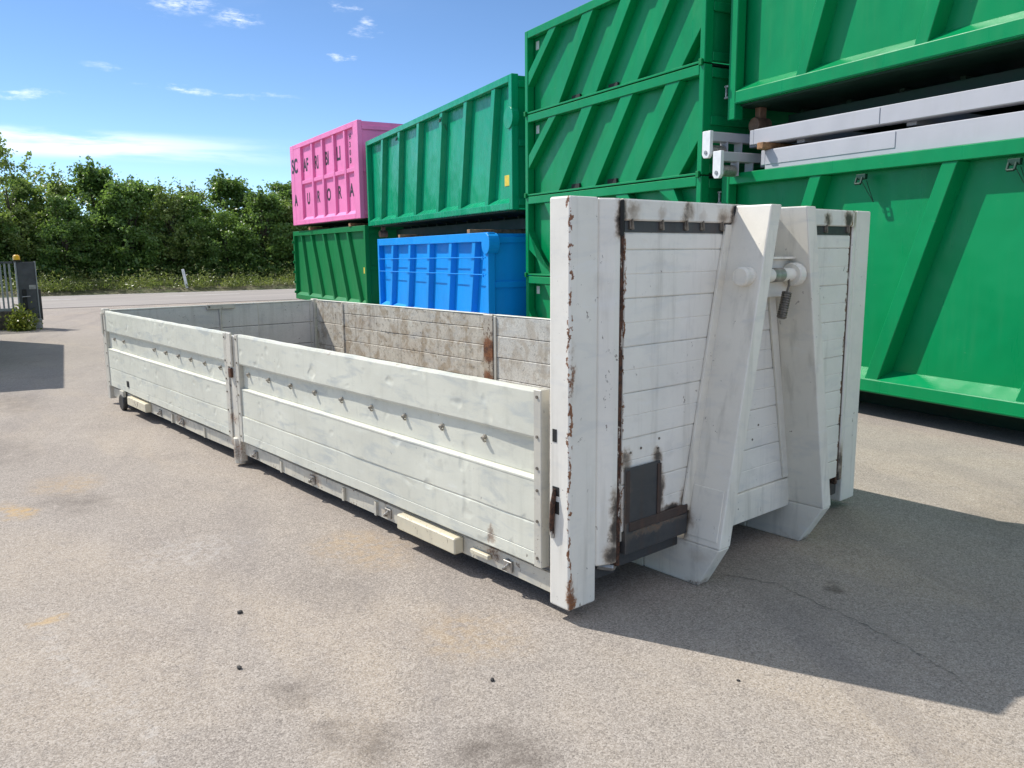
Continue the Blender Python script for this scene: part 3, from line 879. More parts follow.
flat_frame('lower grey steel flat rack lying on the big green container', 2.45, -0.30, -0.18, 6.4, -0.017)
flat_frame('upper grey steel flat rack lying under the stacked green container', 2.68, -0.30, 0.0, 6.4)


def timber(label, x, y, z, rz, lx, ly, lz):
    o = MB().box(-lx / 2, lx / 2, -ly / 2, ly / 2, 0, lz).build('timber_block', M_TIMBER, None, 0.006, False, (x, y, z))
    o.rotation_euler = (0, 0, rz)
    return tag(o, label, 'timber', 'timber spacers between containers')


for k, (al, z, lz, lab) in enumerate([(-0.62, 2.64, 0.07, 'short timber spacer between the two grey flat racks by their roller beams'), (-4.6, 2.64, 0.07, 'timber spacer between the two grey flat racks further along')]):
    c = shift(C1_C, C1_TH, al, 0.95)
    timber(lab, c[0], c[1], z, -R(C1_TH), 2.0, 0.09, lz)

# the tall stack of four low green containers with diagonal ribs
T_TH, T_C, LT = 11.5, (5.5, 3.46), 4.0
HL = 1.22
up_ribs = [(3.12, 3.05 + 0.75), (2.2, 3.05), (1.31, 2.12), (0.42, 1.23), (-9, 0)]
lv_names = ['lowest of the four stacked low green containers, standing on the asphalt',
            'second from bottom of the four stacked low green containers, ribs falling towards the headboard',
            'second from top of the four stacked low green containers',
            'topmost of the four stacked low green containers with diagonal ribs']
for lv in range(4):
    z0 = 0.0 + lv * HL
    o = ribbed('low_green_container', lv_names[lv], T_C, T_TH, LT, z0, HL - 0.015, M_GREEN, [], base=0.0, ledge=False, rail=0.11, brail=0.025, post=0.085, panel=0.13, group='stacked low green containers', rollers=False)
    zt, zl = HL - 0.125, 0.02
    W_ = 0.26
    dgs = []
    if lv >= 2:
        for (yb, yt) in [(3.05, 2.2), (2.12, 1.31), (1.23, 0.42)]:
            dgs.append([(yb, zl), (yb + W_, zl), (yt + W_, zt), (yt, zt)])
        dgs.append([(3.92, 0.40), (3.92, 0.60), (3.12 + W_ * 0.8, zt), (3.12, zt)])
        dgs.append([(0.40, zl), (0.40 + W_, zl), (0.07, 0.68), (0.07, 0.40)])
    else:
        for (yb, yt) in [(0.55, 1.4), (1.45, 2.3), (2.35, 3.2)]:
            dgs.append([(yb, zl), (yb + W_, zl), (yt + W_, zt), (yt, zt)])
        dgs.append([(0.07, 0.40), (0.07, 0.68), (0.50 + W_, zt), (0.50, zt)])
        dgs.append([(3.25, zl), (3.25 + W_, zl), (3.92, 0.68), (3.92, 0.40)])
    for q in dgs:
        n0 = [(0.012, a, b) for a, b in q]
        n1_ = [(0.132, a, b) for a, b in q]
        MB().hexa(n0, n1_).build('rib', M_GREEN, o, 0.005)
    for yy in (0.02, LT - 0.06):
        MB().box(-0.03, 0.0, yy, yy + 0.05, -0.03 if lv else 0.0, 0.04).build('stacking_lug', M_GREEN3, o, 0.004)
    if lv >= 2:
        for yy in (1.76, 2.64):
            MB().box(0.10, 0.1295, yy, yy + 0.2, 0.032, 0.10).build('fork_pocket', M_BLACK, o)
    if lv != 1:
        sticker(o, 3.78, HL - 0.29, 0.09, 0.12, M_STICK, x=0.124)

# green container with upright ribs, over the blue one
G_TH, G_C, GL = 15.5, (6.28, 7.67), 8.62
g3 = ribbed('ribbed_green_container', 'light green container with six upright ribs stacked above the blue container', G_C, G_TH, GL, 1.97, 2.07, M_GREEN2,
            [(yt, yb) for yt, yb in zip([7.1, 5.8, 4.48, 3.1, 1.86, 0.63], [7.45, 6.13, 4.84, 3.44, 2.24, 0.98])], rib_w=0.20, base=0.28, rail=0.11, panel=0.12, depth=2.35)
sticker(g3, 0.34, 0.68, 0.19, 0.17, M_YSTICK, x=0.112)
bp = MB()
bp.cyl((-0.02, 0.10, 0.28 + 1.42), (0.10, 0.10, 0.28 + 1.42), 0.17, None, 20)
bp.build('hinge_boss', M_GREEN2, g3, 0.005)
ropes(g3, [6.0, 3.2], 2.16)

# blue container on the ground
B_TH, B_C, BL = 16.5, (6.0, 7.95), 6.85
b = ribbed('blue_container', 'bright blue ribbed container standing under the light green one', B_C, B_TH, BL, 0.0, 1.68, M_BLUE,
           [(yt - 0.1, yb - 0.1) for yt, yb in zip([5.61, 4.32, 3.06, 1.82, 0.66], [5.93, 4.63, 3.29, 2.07, 0.95])], rib_w=0.2, base=0.22, rail=0.15, panel=0.11, depth=2.35)
for z in (1.50, 1.22):
    MB().tube([(-0.005, 0.12, z), (-0.005, BL - 0.1, z - 0.06)], 0.009, 8).build('tie_rod', M_BLUE, b)
    for y in (0.2, BL - 0.2):
        MB().box(-0.02, 0.0, y, y + 0.03, z - 0.04, z + 0.02).build('rod_bracket', M_BLUE, b)
bp = MB()
bp.cyl((-0.025, 0.06, 1.72), (0.16, 0.06, 1.72), 0.17, None, 20)
bp.build('hinge_boss', M_BLUE, b, 0.005)
sticker(b, 0.20, 1.30, 0.10, 0.15, M_YSTICK, x=0.102)
for al in (1.0, 5.2):
    c = shift(B_C, B_TH, al, 1.2)
    timber('timber baulk across the %s of the blue container carrying the green one' % ('near end' if al < 2 else 'far end'), c[0], c[1], 1.90, -R(B_TH), 2.3, 0.14, 0.07)

# older green container with leaning ribs, under the pink one
Q_TH, Q_C, QL = 10.5, (8.55, 16.1), 6.75
lg = ribbed('old_green_container', 'dark green container with leaning ribs standing under the pink one', Q_C, Q_TH, QL, 0.0, 2.16, M_GREEN3,
            [(yt, yb) for yt, yb in zip([5.80, 4.75, 3.55, 2.42, 1.38], [5.18, 3.82, 2.67, 1.53, 0.47])], rib_w=0.16, base=0.12, rail=0.14, panel=0.10, rollers=False)
sticker(lg, 0.35, 1.05, 0.10, 0.16, M_YSTICK, x=0.092)
for k in range(6):
    MB().box(-0.05, 0.0, QL - 0.08, QL - 0.03, 0.3 + k * 0.32, 0.38 + k * 0.32).build('hinge_lug', M_GREEN3, lg, 0.004)

# pink container with lettering
K_TH, K_C, KL = 10.0, (8.5, 16.2), 6.1
pk = ribbed('pink_container', 'bright pink container with black lettering stacked on the dark green one', K_C, K_TH, KL, 2.28, 2.42, M_PINK,
            [], base=0.18, rail=0.13, panel=0.08, post=0.36, rollers=False)
MB().box(0.004, 0.082, KL - 1.08, KL - 0.361, 0.311, 2.47).build('letter_plate', M_PINK, pk, 0.005)
zt, zl = 2.47, 0.30
for yy in (3.93, 2.96, 1.99, 1.07):
    MB().hexa([(0.012, yy - 0.06, zl), (0.012, yy + 0.06, zl), (0.012, yy + 0.06, zt), (0.012, yy - 0.06, zt)],
              [(0.082, yy - 0.07, zl), (0.082, yy + 0.07, zl), (0.082, yy + 0.07, zt), (0.082, yy - 0.07, zt)]).build('rib', M_PINK, pk, 0.005)
edges = [0.361, 0.98, 1.16, 1.90, 2.08, 2.87, 3.05, 3.84, 4.02, KL - 1.081]
for k in range(5):
    MB().prism([(0.02, 1.38), (0.02, 1.48), (0.082, 1.50), (0.082, 1.36)], 'y', edges[2 * k], edges[2 * k + 1]).build('cross_bar', M_PINK, pk, 0.004)


def lettering(body, parent, y_far, z0, hgt, x, wsc=1.0):
    """raised flat letters on a face whose outward side is local -x; text runs from far to near"""
    cu = bpy.data.curves.new('lettering', 'FONT')
    cu.body = body
    cu.size = 1.0
    cu.extrude = 0.0
    cu.offset = 0.03
    tmp = bpy.data.objects.new('lettering', cu)
    col.objects.link(tmp)
    dg = bpy.context.evaluated_depsgraph_get()
    me = bpy.data.meshes.new_from_object(tmp.evaluated_get(dg))
    bpy.data.objects.remove(tmp)
    v = np.zeros(len(me.vertices) * 3)
    me.vertices.foreach_get('co', v)
    v = v.reshape(-1, 3)
    k = hgt / 0.72
    out = np.stack([np.full(len(v), x), y_far - v[:, 0] * k * wsc, z0 + v[:, 1] * k], axis=1)
    me.vertices.foreach_set('co', out.ravel())
    me.materials.clear()
    me.materials.append(M_LETTER)
    me.update()
    return link('lettering', me, parent)


lx = 0.077
lettering('SC', pk, 5.98, 1.77, 0.42, -0.003, 0.95)
lettering('AF', pk, 4.97, 1.76, 0.37, lx, 0.82)
lettering('RI', pk, 3.86, 1.74, 0.37, lx, 0.85)
lettering('BI', pk, 2.88, 1.76, 0.36, lx, 0.82)
lettering('LI', pk, 1.90, 1.79, 0.36, lx, 0.95)
for i, ch in enumerate('H30B'):
    lettering(ch, pk, 0.86, 2.22 - i * 0.2, 0.14, lx, 1.2)
for ch, y in zip('AURORA', [5.82, 4.76, 3.76, 2.86, 1.88, 0.94]):
    lettering(ch, pk, y, 0.78, 0.33, -0.003 if y > 5 else lx, 0.95)
for yy in (1.0, 4.6):
    c = shift(K_C, K_TH, yy, 1.2)
    timber('dark bearer across the %s of the dark green container carrying the pink one' % ('near end' if yy < 2 else 'far end'), c[0], c[1], 2.281, -R(K_TH), 2.3, 0.16, 0.089)

# a further green container that stands off to the left and shades the yard by the gate
W_TH = 12.0
ribbed('parked_green_container', 'green ribbed container parked on the gate side of the yard', shift((-1.0, 10.6), W_TH, 0, -2.4), W_TH, 5.5, 0.0, 2.25, M_GREEN3,
       [(0.9, 0.9), (1.9, 1.9), (2.9, 2.9), (3.8, 3.8), (4.6, 4.6)], base=0.25)

# ------------------------------------------------------------------ the old white hook-lift container (own coordinates: x across, y along, z from post foot)
OFF = Vector((-1.25, -3.55, 0.06))
box = empty('flat_hooklift_container', (1.25, 3.55, 0))
tag(box, 'old white drop side hook lift container with tall headboard and rust marks', 'container')


def part(mb, name, m, parent=None, bevel=0.0, smooth=False, segs=1):
    if parent is None:
        return mb.build(name, m, box, bevel, smooth, OFF, segs)
    return mb.build(name, m, parent, bevel, smooth, None, segs)


H = 1.75
W2 = 2.5


def mirx(pts):
    return [(W2 - a, b) for a, b in pts]


for side in (0, 1):
    f = (lambda p: p) if side == 0 else mirx
    cp = part(MB().prism(f([(0, 0), (0.165, 0), (0.165, 0.12), (0, 0.12)]), 'z', 0.0, H), 'corner_post', M_POST, None, 0.008, segs=2)
    part(MB().prism(f([(0.166, 0.001), (0.232, -0.030), (0.268, -0.032), (0.268, 0.12), (0.166, 0.12)]), 'z', 0.16, H - 0.003), 'post_flange', M_POST, cp, 0.006)
    part(MB().prism(f([(0.272, -0.024), (0.294, -0.024), (0.294, 0.10), (0.272, 0.10)]), 'z', 0.14, 1.66), 'rust_seam', M_SEAM, cp)
    if side == 0:
        part(MB().box(-0.002, 0.01, 0.075, 0.10, 0.735, 0.79), 'latch_slot', M_BLACK, cp)
        part(MB().box(-0.002, 0.01, 0.06, 0.098, 0.42, 0.475), 'latch_slot', M_BLACK, cp)
        part(MB().box(-0.002, 0.01, 0.06, 0.10, 0.50, 0.54), 'latch_slot', M_BLACK, cp)
        part(MB().tube([(-0.004, 0.084, 0.53), (-0.012, 0.088, 0.46), (-0.012, 0.094, 0.36), (-0.004, 0.096, 0.31)], [0.008, 0.012, 0.011, 0.008], 8), 'latch_lever', M_SEAM, cp)
    else:
        part(MB().box(W2 - 0.33, W2 - 0.19, 0.02, 0.12, 0.05, 0.158), 'foot_bracket', M_DARKSTEEL, cp, 0.006)
part(MB().tube([(0.20, 0.03, 0.15), (0.27, 0.0, 0.13), (0.34, 0.03, 0.15)], 0.018, 8), 'tie_ring', M_STEEL, None)
part(MB().box(0.19, 0.33, 0.03, 0.12, 0.08, 0.158), 'foot_bracket', M_DARKSTEEL, None, 0.006)

# headboard
hd = empty('headboard', OFF)
hd.parent = box
YH = -0.030
seams = [1.607, 1.535, 1.33, 1.122, 0.918, 0.715, 0.51, 0.292]
X0, X1 = 0.295, W2 - 0.295
for k in range(len(seams) - 1):
    zt, zb = seams[k] - 0.0012, seams[k + 1] + 0.0012
    if zt - zb > 0.12:
        zm = (zt + zb) / 2
        pr = [(YH + 0.004, zb), (YH, zb + 0.005), (YH, zm - 0.004), (YH + 0.003, zm), (YH, zm + 0.004), (YH, zt - 0.005), (YH + 0.004, zt), (YH + 0.04, zt), (YH + 0.04, zb)]
    else:
        pr = [(YH + 0.004, zb), (YH, zb + 0.005), (YH, zt - 0.005), (YH + 0.004, zt), (YH + 0.04, zt), (YH + 0.04, zb)]
    ph = rng.uniform(0, 6)
    part(MB().prism(pr, 'x', X0, X1, 24, lambda t_, p, q, ph=ph: (0.0016 * math.sin(t_ * 5 + ph) + 0.0012 * math.sin(t_ * 13 + 2 * ph), 0.0)), 'plank', M_HEAD, hd)
part(MB().box(X0, X1, YH + 0.007, 0.10, 0.25, 1.61), 'backing_sheet', M_GATEEND, hd)
part(MB().box(0.270, W2 - 0.270, YH - 0.010, 0.12, 1.657, H - 0.004), 'top_rail', M_HEAD, hd, 0.006)
part(MB().box(X0, X1, YH + 0.004, YH + 0.03, 1.609, 1.656), 'bare_strip', M_DARKSTEEL, hd)
for xx in (0.33, 0.53, 0.70, 0.82, 0.97, 1.93, 2.17):
    tb = MB().box(xx - 0.011, xx + 0.011, YH - 0.006, YH + 0.006, 1.622, 1.662)
    tb.cyl((xx + 0.006, YH - 0.004, 1.62), (xx - 0.004, YH - 0.010, 1.665), 0.009, 0.005, 7)
    part(tb, 'weld_tab', M_STUD, hd, 0.004)
# soot-black steel straps beside the post and by the hook frame
part(MB().box(0.252, 0.276, -0.046, -0.033, 1.59, H - 0.008), 'burnt_strap', M_BLACK, hd, 0.006)
part(MB().box(1.045, 1.075, -0.052, -0.041, 1.62, H - 0.01), 'burnt_strap', M_BLACK, hd, 0.006)
# repair plate, lower left
part(MB().box(0.306, 0.545, YH - 0.014, YH - 0.004, 0.285, 0.585), 'repair_plate', M_DARKSTEEL, hd, 0.003)
part(MB().box(0.306, 0.748, YH - 0.018, 0.09, 0.190, 0.2915), 'repair_beam', M_DARKSTEEL, hd, 0.004)
part(MB().box(0.331, 0.748, YH - 0.020, YH - 0.005, 0.2925, 0.335), 'repair_angle', M_BURNT, hd, 0.003)
part(MB().box(0.306, 0.330, YH - 0.020, YH - 0.0145, 0.336, 0.575), 'weld_strip', M_BURNT, hd, 0.002)
part(MB().box(0.520, 0.545, YH - 0.020, YH - 0.0145, 0.336, 0.575), 'weld_strip', M_BURNT, hd, 0.002)
part(MB().box(0.83, W2 - 0.83, YH - 0.010, 0.10, 0.13, 0.2895), 'bottom_rail', M_AFRAME, hd, 0.004)
for (xa, xb) in ((0.306, 0.74), (W2 - 0.74, W2 - 0.304)):
    part(MB().box(xa, xb, 0.0, 0.13, 0.12, 0.188), 'rear_rail', M_DARKSTEEL, hd, 0.004)
part(MB().box(W2 - 0.75, W2 - 0.304, YH - 0.006, 0.10, 0.19, 0.2915), 'bottom_rail', M_AFRAME, hd, 0.004)
for xx, zz in [(0.42, 0.66), (0.54, 0.64), (0.545, 0.685), (0.35, 0.65), (1.30, 0.56), (1.35, 0.63), (1.95, 0.67)]:
    part(MB().cyl((xx, YH, zz), (xx, YH - 0.0025, zz), 0.006, None, 8), 'rivet', M_STUD, hd)

# hook frame: two box legs spreading downward, feet kinking back onto the ground
YF, YB = -0.24, -0.031
GZ = -0.06
rails = []
for side in (0, 1):
    s_ = 1 if side == 0 else -1
    def X(a):
        return a if side == 0 else W2 - a
    wd_ = 0.085
    leg = MB()
    tp = [(X(1.056), YF, H - 0.012), (X(1.056 + wd_), YF, H - 0.012), (X(1.056 + wd_), YB, H - 0.012), (X(1.056), YB, H - 0.012)]
    bt = [(X(0.741), YF, 0.155), (X(0.741 + wd_), YF, 0.155), (X(0.741 + wd_), YB, 0.155), (X(0.741), YB, 0.155)]
    ft = [(X(0.752), -0.115, GZ), (X(0.752 + wd_), -0.115, GZ), (X(0.752 + wd_), YB + 0.25, GZ), (X(0.752), YB + 0.25, GZ)]
    bt2 = [(X(0.741), YF, 0.155), (X(0.741 + wd_), YF, 0.155), (X(0.741 + wd_), YB + 0.25, 0.155), (X(0.741), YB + 0.25, 0.155)]
    leg.hexa(tp, bt)
    lo = part(leg, 'hook_frame_leg', M_AFRAME, None, 0.006, segs=2)
    fo = MB().hexa([(a, b_, c_ - 0.0015) for a, b_, c_ in bt2], ft)
    part(fo, 'foot', M_AFRAME, lo, 0.006)
    # doubler patch on the lower leg and flange against the headboard
    if side == 0:
        fr_ = lambda k: 0.741 + (1.056 - 0.741) * k
        q = lambda k, y: (fr_(k) - 0.004, y, 0.155 + (H - 0.167) * k)
        part(MB().hexa([q(0.02, YF + 0.02), q(0.02, YB - 0.02), q(0.17, YB - 0.02), q(0.17, YF + 0.02)],
                       [(a + 0.008, b_, c_) for a, b_, c_ in [q(0.02, YF + 0.02), q(0.02, YB - 0.02), q(0.17, YB - 0.02), q(0.17, YF + 0.02)]]), 'patch_plate', M_AFRAME, lo, 0.002)
        part(MB().hexa([(0.715, -0.044, 0.30), (0.772, -0.044, 0.30), (1.04, -0.044, 1.65), (0.99, -0.044, 1.65)],
                       [(0.715, -0.0305, 0.30), (0.772, -0.0305, 0.30), (1.04, -0.0305, 1.65), (0.99, -0.0305, 1.65)]), 'flange', M_AFRAME, lo, 0.002)
    else:
        part(MB().hexa([(1.60, -0.044, 0.30), (1.655, -0.044, 0.30), (1.40, -0.044, 1.47), (1.345, -0.044, 1.47)],
                       [(1.60, -0.0305, 0.30), (1.655, -0.0305, 0.30), (1.40, -0.0305, 1.47), (1.345, -0.0305, 1.47)]), 'flange', M_AFRAME, lo, 0.002)
    rails.append(lo)
part(MB().box(1.075, 1.425, -0.128, -0.114, 1.30, 1.485), 'hook_plate', M_AFRAME, None, 0.004)
part(MB().box(1.075, 1.425, -0.165, -0.031, 1.4855, 1.497), 'hook_shelf', M_AFRAME, None, 0.002)
bar = part(MB().cyl((0.955, -0.17, 1.41), (1.50, -0.17, 1.41), 0.033, None, 20), 'hook_bar', M_AFRAME, None, 0.006)
part(MB().cyl((0.925, -0.17, 1.41), (1.0, -0.17, 1.41), 0.044, None, 20), 'bar_boss', M_AFRAME, bar, 0.006)
part(MB().cyl((1.36, -0.17, 1.41), (1.415, -0.17, 1.41), 0.058, None, 20), 'bar_collar', M_AFRAME, bar, 0.006)
part(MB().cyl((1.18, -0.17, 1.41), (1.27, -0.17, 1.41), 0.0345, None, 20), 'worn_band', M_STEEL, bar)
tg = MB()
a, b_ = Vector((1.30, -0.19, 1.325)), Vector((1.26, -0.19, 1.20))
nrib = 11
for k in range(nrib):
    p0 = a.lerp(b_, k / nrib)
    p1 = a.lerp(b_, (k + 0.6) / nrib)
    p2 = a.lerp(b_, (k + 1) / nrib)
    tg.cyl(p0, p1, 0.024, None, 10)
    tg.cyl(p1, p2, 0.018, None, 10)
tgo = part(tg, 'hanging_tag', M_STUD, None)
part(MB().tube([a, Vector((1.315, -0.19, 1.36)), Vector((1.31, -0.19, 1.39))], 0.006, 6), 'tag_chain', M_STUD, tgo)

# rails under the floor
for x0 in (0.745, W2 - 0.745 - 0.10):
    part(MB().box(x0, x0 + 0.10, YB + 0.252, 6.75, GZ + 0.001, 0.04), 'floor_rail', M_LOWBEAM, None, 0.004)
for x0 in (0.10, W2 - 0.42):
    rb = MB().cyl((x0, 6.72, 0.04), (x0 + 0.32, 6.72, 0.04), 0.10, None, 20)
    ro = part(rb, 'rear_roller', M_RUBBER, None, 0.012)
    part(MB().box(x0 - 0.035, x0 - 0.006, 6.60, 6.84, 0.0, 0.12), 'roller_bracket', M_LOWBEAM, ro, 0.004)
for x0 in (-0.022, W2 - 0.026):
    wo_ = part(MB().cyl((x0, 6.56, 0.025), (x0 + 0.048, 6.56, 0.025), 0.084, None, 20), 'outer_roller', M_RUBBER, None, 0.008)
    part(MB().box(x0 + 0.008, x0 + 0.04, 6.50, 6.62, 0.06, 0.146), 'roller_bracket', M_LOWBEAM, wo_, 0.004)
for k in range(15):
    y = 0.3 + k * 0.46
    part(MB().box(0.09, W2 - 0.09, y, y + 0.06, 0.045, 0.118), 'cross_member', M_LOWBEAM)
part(MB().box(0.05, W2 - 0.05, 0.101, 7.03, 0.1205, 0.147), 'floor', M_FLOOR)
for side in (0, 1):
    f = (lambda p: p) if side == 0 else mirx
    sb = part(MB().prism(f([(0.03, 0.03), (0.085, 0.03), (0.085, 0.119), (0.03, 0.119)]), 'y', 0.125, 7.0, 30, lambda t_, p, q: (0.003 * math.sin(t_ * 4), 0.003 * math.sin(t_ * 2.3))), 'floor_beam', M_LOWBEAM)
    if side == 0:
        for y in (0.43, 1.48, 2.40, 3.30, 4.86, 5.45):
            hk = MB()
            hk.box(0.018, 0.03, y - 0.03, y + 0.03, 0.045, 0.10)
            hk.tube([(0.016, y - 0.015, 0.09), (0.002, y - 0.008, 0.078), (0.0, y + 0.012, 0.062), (0.016, y + 0.02, 0.055)], 0.007, 7)
            part(hk, 'lashing_hook', M_STEEL, sb, 0.003)
        for y in (1.60, 1.98, 2.85, 4.3, 5.1):
            part(MB().box(0.015, 0.03, y, y + 0.02, 0.03, 0.11), 'beam_rib', M_LOWBEAM, sb)
        for (y0, y1) in ((0.78, 1.31), (5.72, 6.30)):
            part(MB().box(-0.03, 0.028, y0, y1, 0.038, 0.122), 'step_box', M_CREAM, sb, 0.006)
        part(MB().box(0.005, 0.03, 0.56, 0.70, 0.066, 0.088), 'small_lug', M_CREAM, sb, 0.003)


def wob(seed, ax=0.0022, az=0.0):
    r_ = random.Random(seed)
    ph = [r_.uniform(0, 6.28) for _ in range(6)]
    fq = [r_.uniform(1.2, 2.5), r_.uniform(3, 6), r_.uniform(8, 14)]

    def fn(t_, p, q):
        dx = ax * (math.sin(fq[0] * t_ + ph[0]) + 0.7 * math.sin(fq[1] * t_ + ph[1]) + 0.4 * math.sin(fq[2] * t_ + ph[2]))
        dz = az * (math.sin(fq[0] * t_ + ph[3]) + 0.8 * math.sin(fq[2] * t_ * 1.7 + ph[4])) if q > 0.94 else 0.0
        return dx, dz
    return fn


def side_gate(y0, y1, studs, seed):
    """drop side seen from outside: thick top and bottom bands, a set-back strip with studs between"""
    gte = empty('side_gate', OFF)
    gte.parent = box
    a0, a1 = y0 + 0.05, y1 - 0.05
    sg = 48
    # top band, slightly bruised edge
    part(MB().prism([(0.004, 0.728), (0.0, 0.738), (0.0, 0.932), (0.006, 0.945), (0.040, 0.945), (0.040, 0.728)], 'y', a0, a1, sg, wob(seed, 0.003, 0.0012)), 'plank', M_GATE, gte)
    part(MB().prism([(0.028, 0.554), (0.026, 0.560), (0.026, 0.727), (0.042, 0.727), (0.042, 0.554)], 'y', a0, a1, sg, wob(seed + 1, 0.001)), 'plank', M_GATE, gte)
    part(MB().prism([(0.027, 0.5535), (0.0, 0.548), (-0.002, 0.545), (-0.002, 0.538), (0.0, 0.534), (0.0, 0.352), (0.002, 0.346), (0.040, 0.346), (0.040, 0.5535)], 'y', a0, a1, sg, wob(seed + 2, 0.0022)), 'plank', M_GATE, gte)
    part(MB().prism([(0.002, 0.344), (0.0, 0.338), (0.0, 0.213), (0.003, 0.210), (0.0, 0.207), (0.0, 0.152), (0.002, 0.148), (0.040, 0.148), (0.040, 0.344)], 'y', a0, a1, sg, wob(seed + 3, 0.0022)), 'plank', M_GATE, gte)
    part(MB().box(0.0335, 0.0385, a0 + 0.01, a1 - 0.01, 0.16, 0.93), 'backing_sheet', M_GATEEND, gte)
    for (ya, yb) in ((y0, y0 + 0.049), (y1 - 0.049, y1)):
        ec = part(MB().box(-0.008, 0.044, ya, yb, 0.146, 0.947), 'end_cap', M_GATEEND, gte, 0.003)
        for z in (0.19, 0.36, 0.50, 0.60, 0.74, 0.915):
            part(MB().cyl((-0.0081, (ya + yb) / 2, z), (-0.013, (ya + yb) / 2, z), 0.007, None, 8), 'rivet', M_STUD, ec)
    for y in studs:
        sd = MB()
        sd.cyl((0.0265, y, 0.668), (0.016, y, 0.668), 0.012, None, 10)
        sd.cyl((0.016, y, 0.668), (0.002, y - 0.002, 0.664), 0.009, 0.008, 8)
        sd.tube([(0.010, y, 0.664), (0.012, y - 0.001, 0.65), (0.022, y - 0.002, 0.645)], 0.005, 6)
        part(sd, 'tarp_stud', M_LUG, gte)
    return gte


side_gate(0.165, 3.49, [0.59 + 0.3425 * i for i in range(9)], 3)
gfar = side_gate(3.66, 7.02, [6.75, 6.42, 5.46, 5.14, 4.81, 4.51, 4.19, 3.86], 9)
part(MB().box(-0.007, 0.003, 6.30, 6.36, 0.21, 0.27), 'small_catch', M_BLACK, gfar, 0.002)
# middle post, left
mp = part(MB().box(-0.004, 0.05, 3.505, 3.645, -0.02, 0.93), 'middle_post', M_MIDPOST, None, 0.006)
part(MB().box(-0.022, -0.005, 3.535, 3.615, 0.70, 0.955), 'post_cap_plate', M_MIDPOST, mp, 0.005)
part(MB().box(-0.026, -0.005, 3.555, 3.60, 0.62, 0.69), 'latch', M_RUST, mp, 0.004)
part(MB().box(-0.016, -0.005, 3.62, 3.642, 0.1, 0.9), 'hinge_rod', M_MIDPOST, mp, 0.003)
part(MB().cyl((0.02, 3.575, -0.04), (0.02, 3.575, 0.16), 0.045, None, 14), 'post_foot', M_MIDPOST, mp, 0.006)

# right wall seen from inside: grimy boards, rusty middle post
rw = empty('right_side_wall', OFF)
rw.parent = box
for (y0, y1, zs, m) in ((0.13, 1.55, [0.148, 0.36, 0.56, 0.76, 0.947], M_INNER2), (1.56, 3.49, [0.148, 0.36, 0.56, 0.76, 0.947], M_INNER2),
                        (3.64, 6.33, [0.148, 0.34, 0.50, 0.66, 0.82, 0.947], M_INNER), (6.34, 7.0, [0.148, 0.40, 0.68, 0.947], M_INNER)):
    for k in range(len(zs) - 1):
        za, zb = zs[k] + 0.002, zs[k + 1] - 0.002
        part(MB().prism([(2.462, za), (2.459, za + 0.005), (2.459, zb - 0.005), (2.462, zb), (2.498, zb), (2.498, za)], 'y', y0, y1, 20, wob(int(y0 * 10) + k, 0.0016)), 'board', m, rw)
part(MB().box(2.47, 2.49, 0.14, 6.99, 0.16, 0.94), 'backing_sheet', M_BLACK, rw)
part(MB().box(2.44, 2.502, 3.495, 3.635, -0.02, 0.955), 'middle_post', M_RUSTPOST, rw, 0.006)
part(MB().box(2.448, 2.459, 3.455, 3.492, 0.15, 0.94), 'edge_strip', M_GATEEND, rw, 0.003)
part(MB().box(2.446, 2.458, 6.318, 6.352, 0.36, 0.946), 'joint_strip', M_INNER, rw, 0.003)
part(MB().box(2.456, 2.506, 0.13, 3.49, 0.9475, 0.957), 'top_cap', M_GATE, rw, 0.003)
part(MB().box(2.456, 2.506, 3.64, 7.0, 0.9475, 0.957), 'top_cap', M_GATE, rw, 0.003)

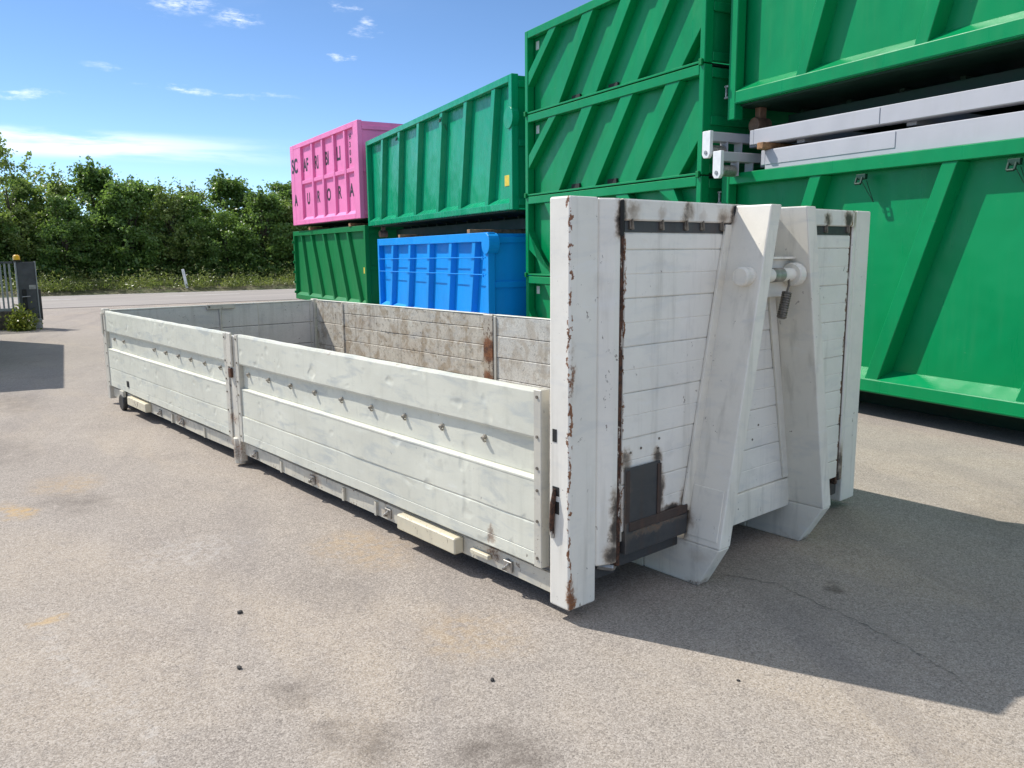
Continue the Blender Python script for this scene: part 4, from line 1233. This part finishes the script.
# rear doors and posts
for x0, lab in ((-0.004, 0), (W2 - 0.066, 1)):
    rp = part(MB().box(x0, x0 + 0.07, 7.03, 7.11, -0.0, 0.965), 'rear_post', M_MIDPOST, None, 0.006)
    part(MB().box(x0 + (-0.012 if lab == 0 else 0.071), x0 + (-0.001 if lab == 0 else 0.082), 7.05, 7.10, 0.70, 0.92), 'hinge', M_GATEEND, rp, 0.003)
for (x0, x1) in ((0.07, 1.245), (1.255, W2 - 0.07)):
    dr = empty('rear_door', OFF)
    dr.parent = box
    zs = [0.15, 0.42, 0.68, 0.94]
    for k in range(3):
        za, zb = zs[k] + 0.0025, zs[k + 1] - 0.0025
        part(MB().prism([(7.044, za), (7.040, za + 0.006), (7.040, zb - 0.006), (7.044, zb), (7.075, zb), (7.075, za)], 'x', x0, x1, 16, lambda t_, p, q: (0.002 * math.sin(t_ * 6), 0)), 'board', M_REAR, dr)
    part(MB().box(x0 + 0.01, x1 - 0.01, 7.05, 7.068, 0.16, 0.935), 'backing_sheet', M_BLACK, dr)
    part(MB().box(x0 + 0.003, x1 - 0.003, 7.034, 7.082, 0.9405, 0.952), 'top_cap', M_GATE, dr, 0.003)
    for xx in ((x0 + 0.10,) if x0 < 1 else (x0 + 0.45, x1 - 0.05)):
        part(MB().box(xx, xx + 0.008, 7.036, 7.040, 0.15, 0.93), 'joint_strip', M_GATEEND, dr)
lk = part(MB().box(1.09, 1.42, 7.012, 7.031, 0.90, 0.955), 'door_latch_plate', M_GATEEND, None, 0.004)
part(MB().cyl((1.25, 7.03, 0.15), (1.25, 7.03, 0.899), 0.014, None, 10), 'lock_rod', M_GATEEND, lk)
part(MB().cyl((1.12, 7.011, 0.93), (1.12, 7.002, 0.93), 0.012, None, 8), 'bolt', M_STUD, lk)

# old sealed crack in the asphalt
pts = [(0.95, -0.12), (1.05, -0.35), (1.0, -0.6), (0.95, -0.85), (0.86, -1.1), (0.78, -1.28), (0.70, -1.40)]
vs, fs = [], []
rr = random.Random(5)
fine = []
for i in range(len(pts) - 1):
    for k in range(8):
        f_ = k / 8
        fine.append((pts[i][0] + (pts[i + 1][0] - pts[i][0]) * f_ + rr.uniform(-.012, .012), pts[i][1] + (pts[i + 1][1] - pts[i][1]) * f_))
for i, (x, y) in enumerate(fine):
    wdt = rr.uniform(0.0008, 0.002)
    vs += [(x - wdt, y, 0.004), (x + wdt, y + 0.002, 0.004)]
    if i:
        fs.append((2 * i - 2, 2 * i - 1, 2 * i + 1, 2 * i))
MB().add(vs, fs).build('crack_line', M_STONE, g)

# ------------------------------------------------------------------ small things on the ground
for i, (x, y, s) in enumerate([(-1.02, 1.06, .012), (-1.22, .58, .010), (-.54, -.14, .009), (.15, -.75, .006)]):
    import bmesh
    bm = bmesh.new()
    bmesh.ops.create_icosphere(bm, subdivisions=1, radius=1)
    for v in bm.verts:
        v.co *= random.uniform(0.75, 1.15)
        v.co.x *= 1.4
        v.co.z *= 0.7
    me = bpy.data.meshes.new('pebble')
    bm.to_mesh(me)
    bm.free()
    me.materials.append(M_STONE)
    o = link('pebble', me, None, 0, (x, y, s * 0.55))
    o.scale = (s, s, s)
    o.rotation_euler = (0, 0, random.uniform(0, 6))
    tag(o, 'tiny dark pebble lying on the open asphalt', 'pebble', 'pebbles on the asphalt')
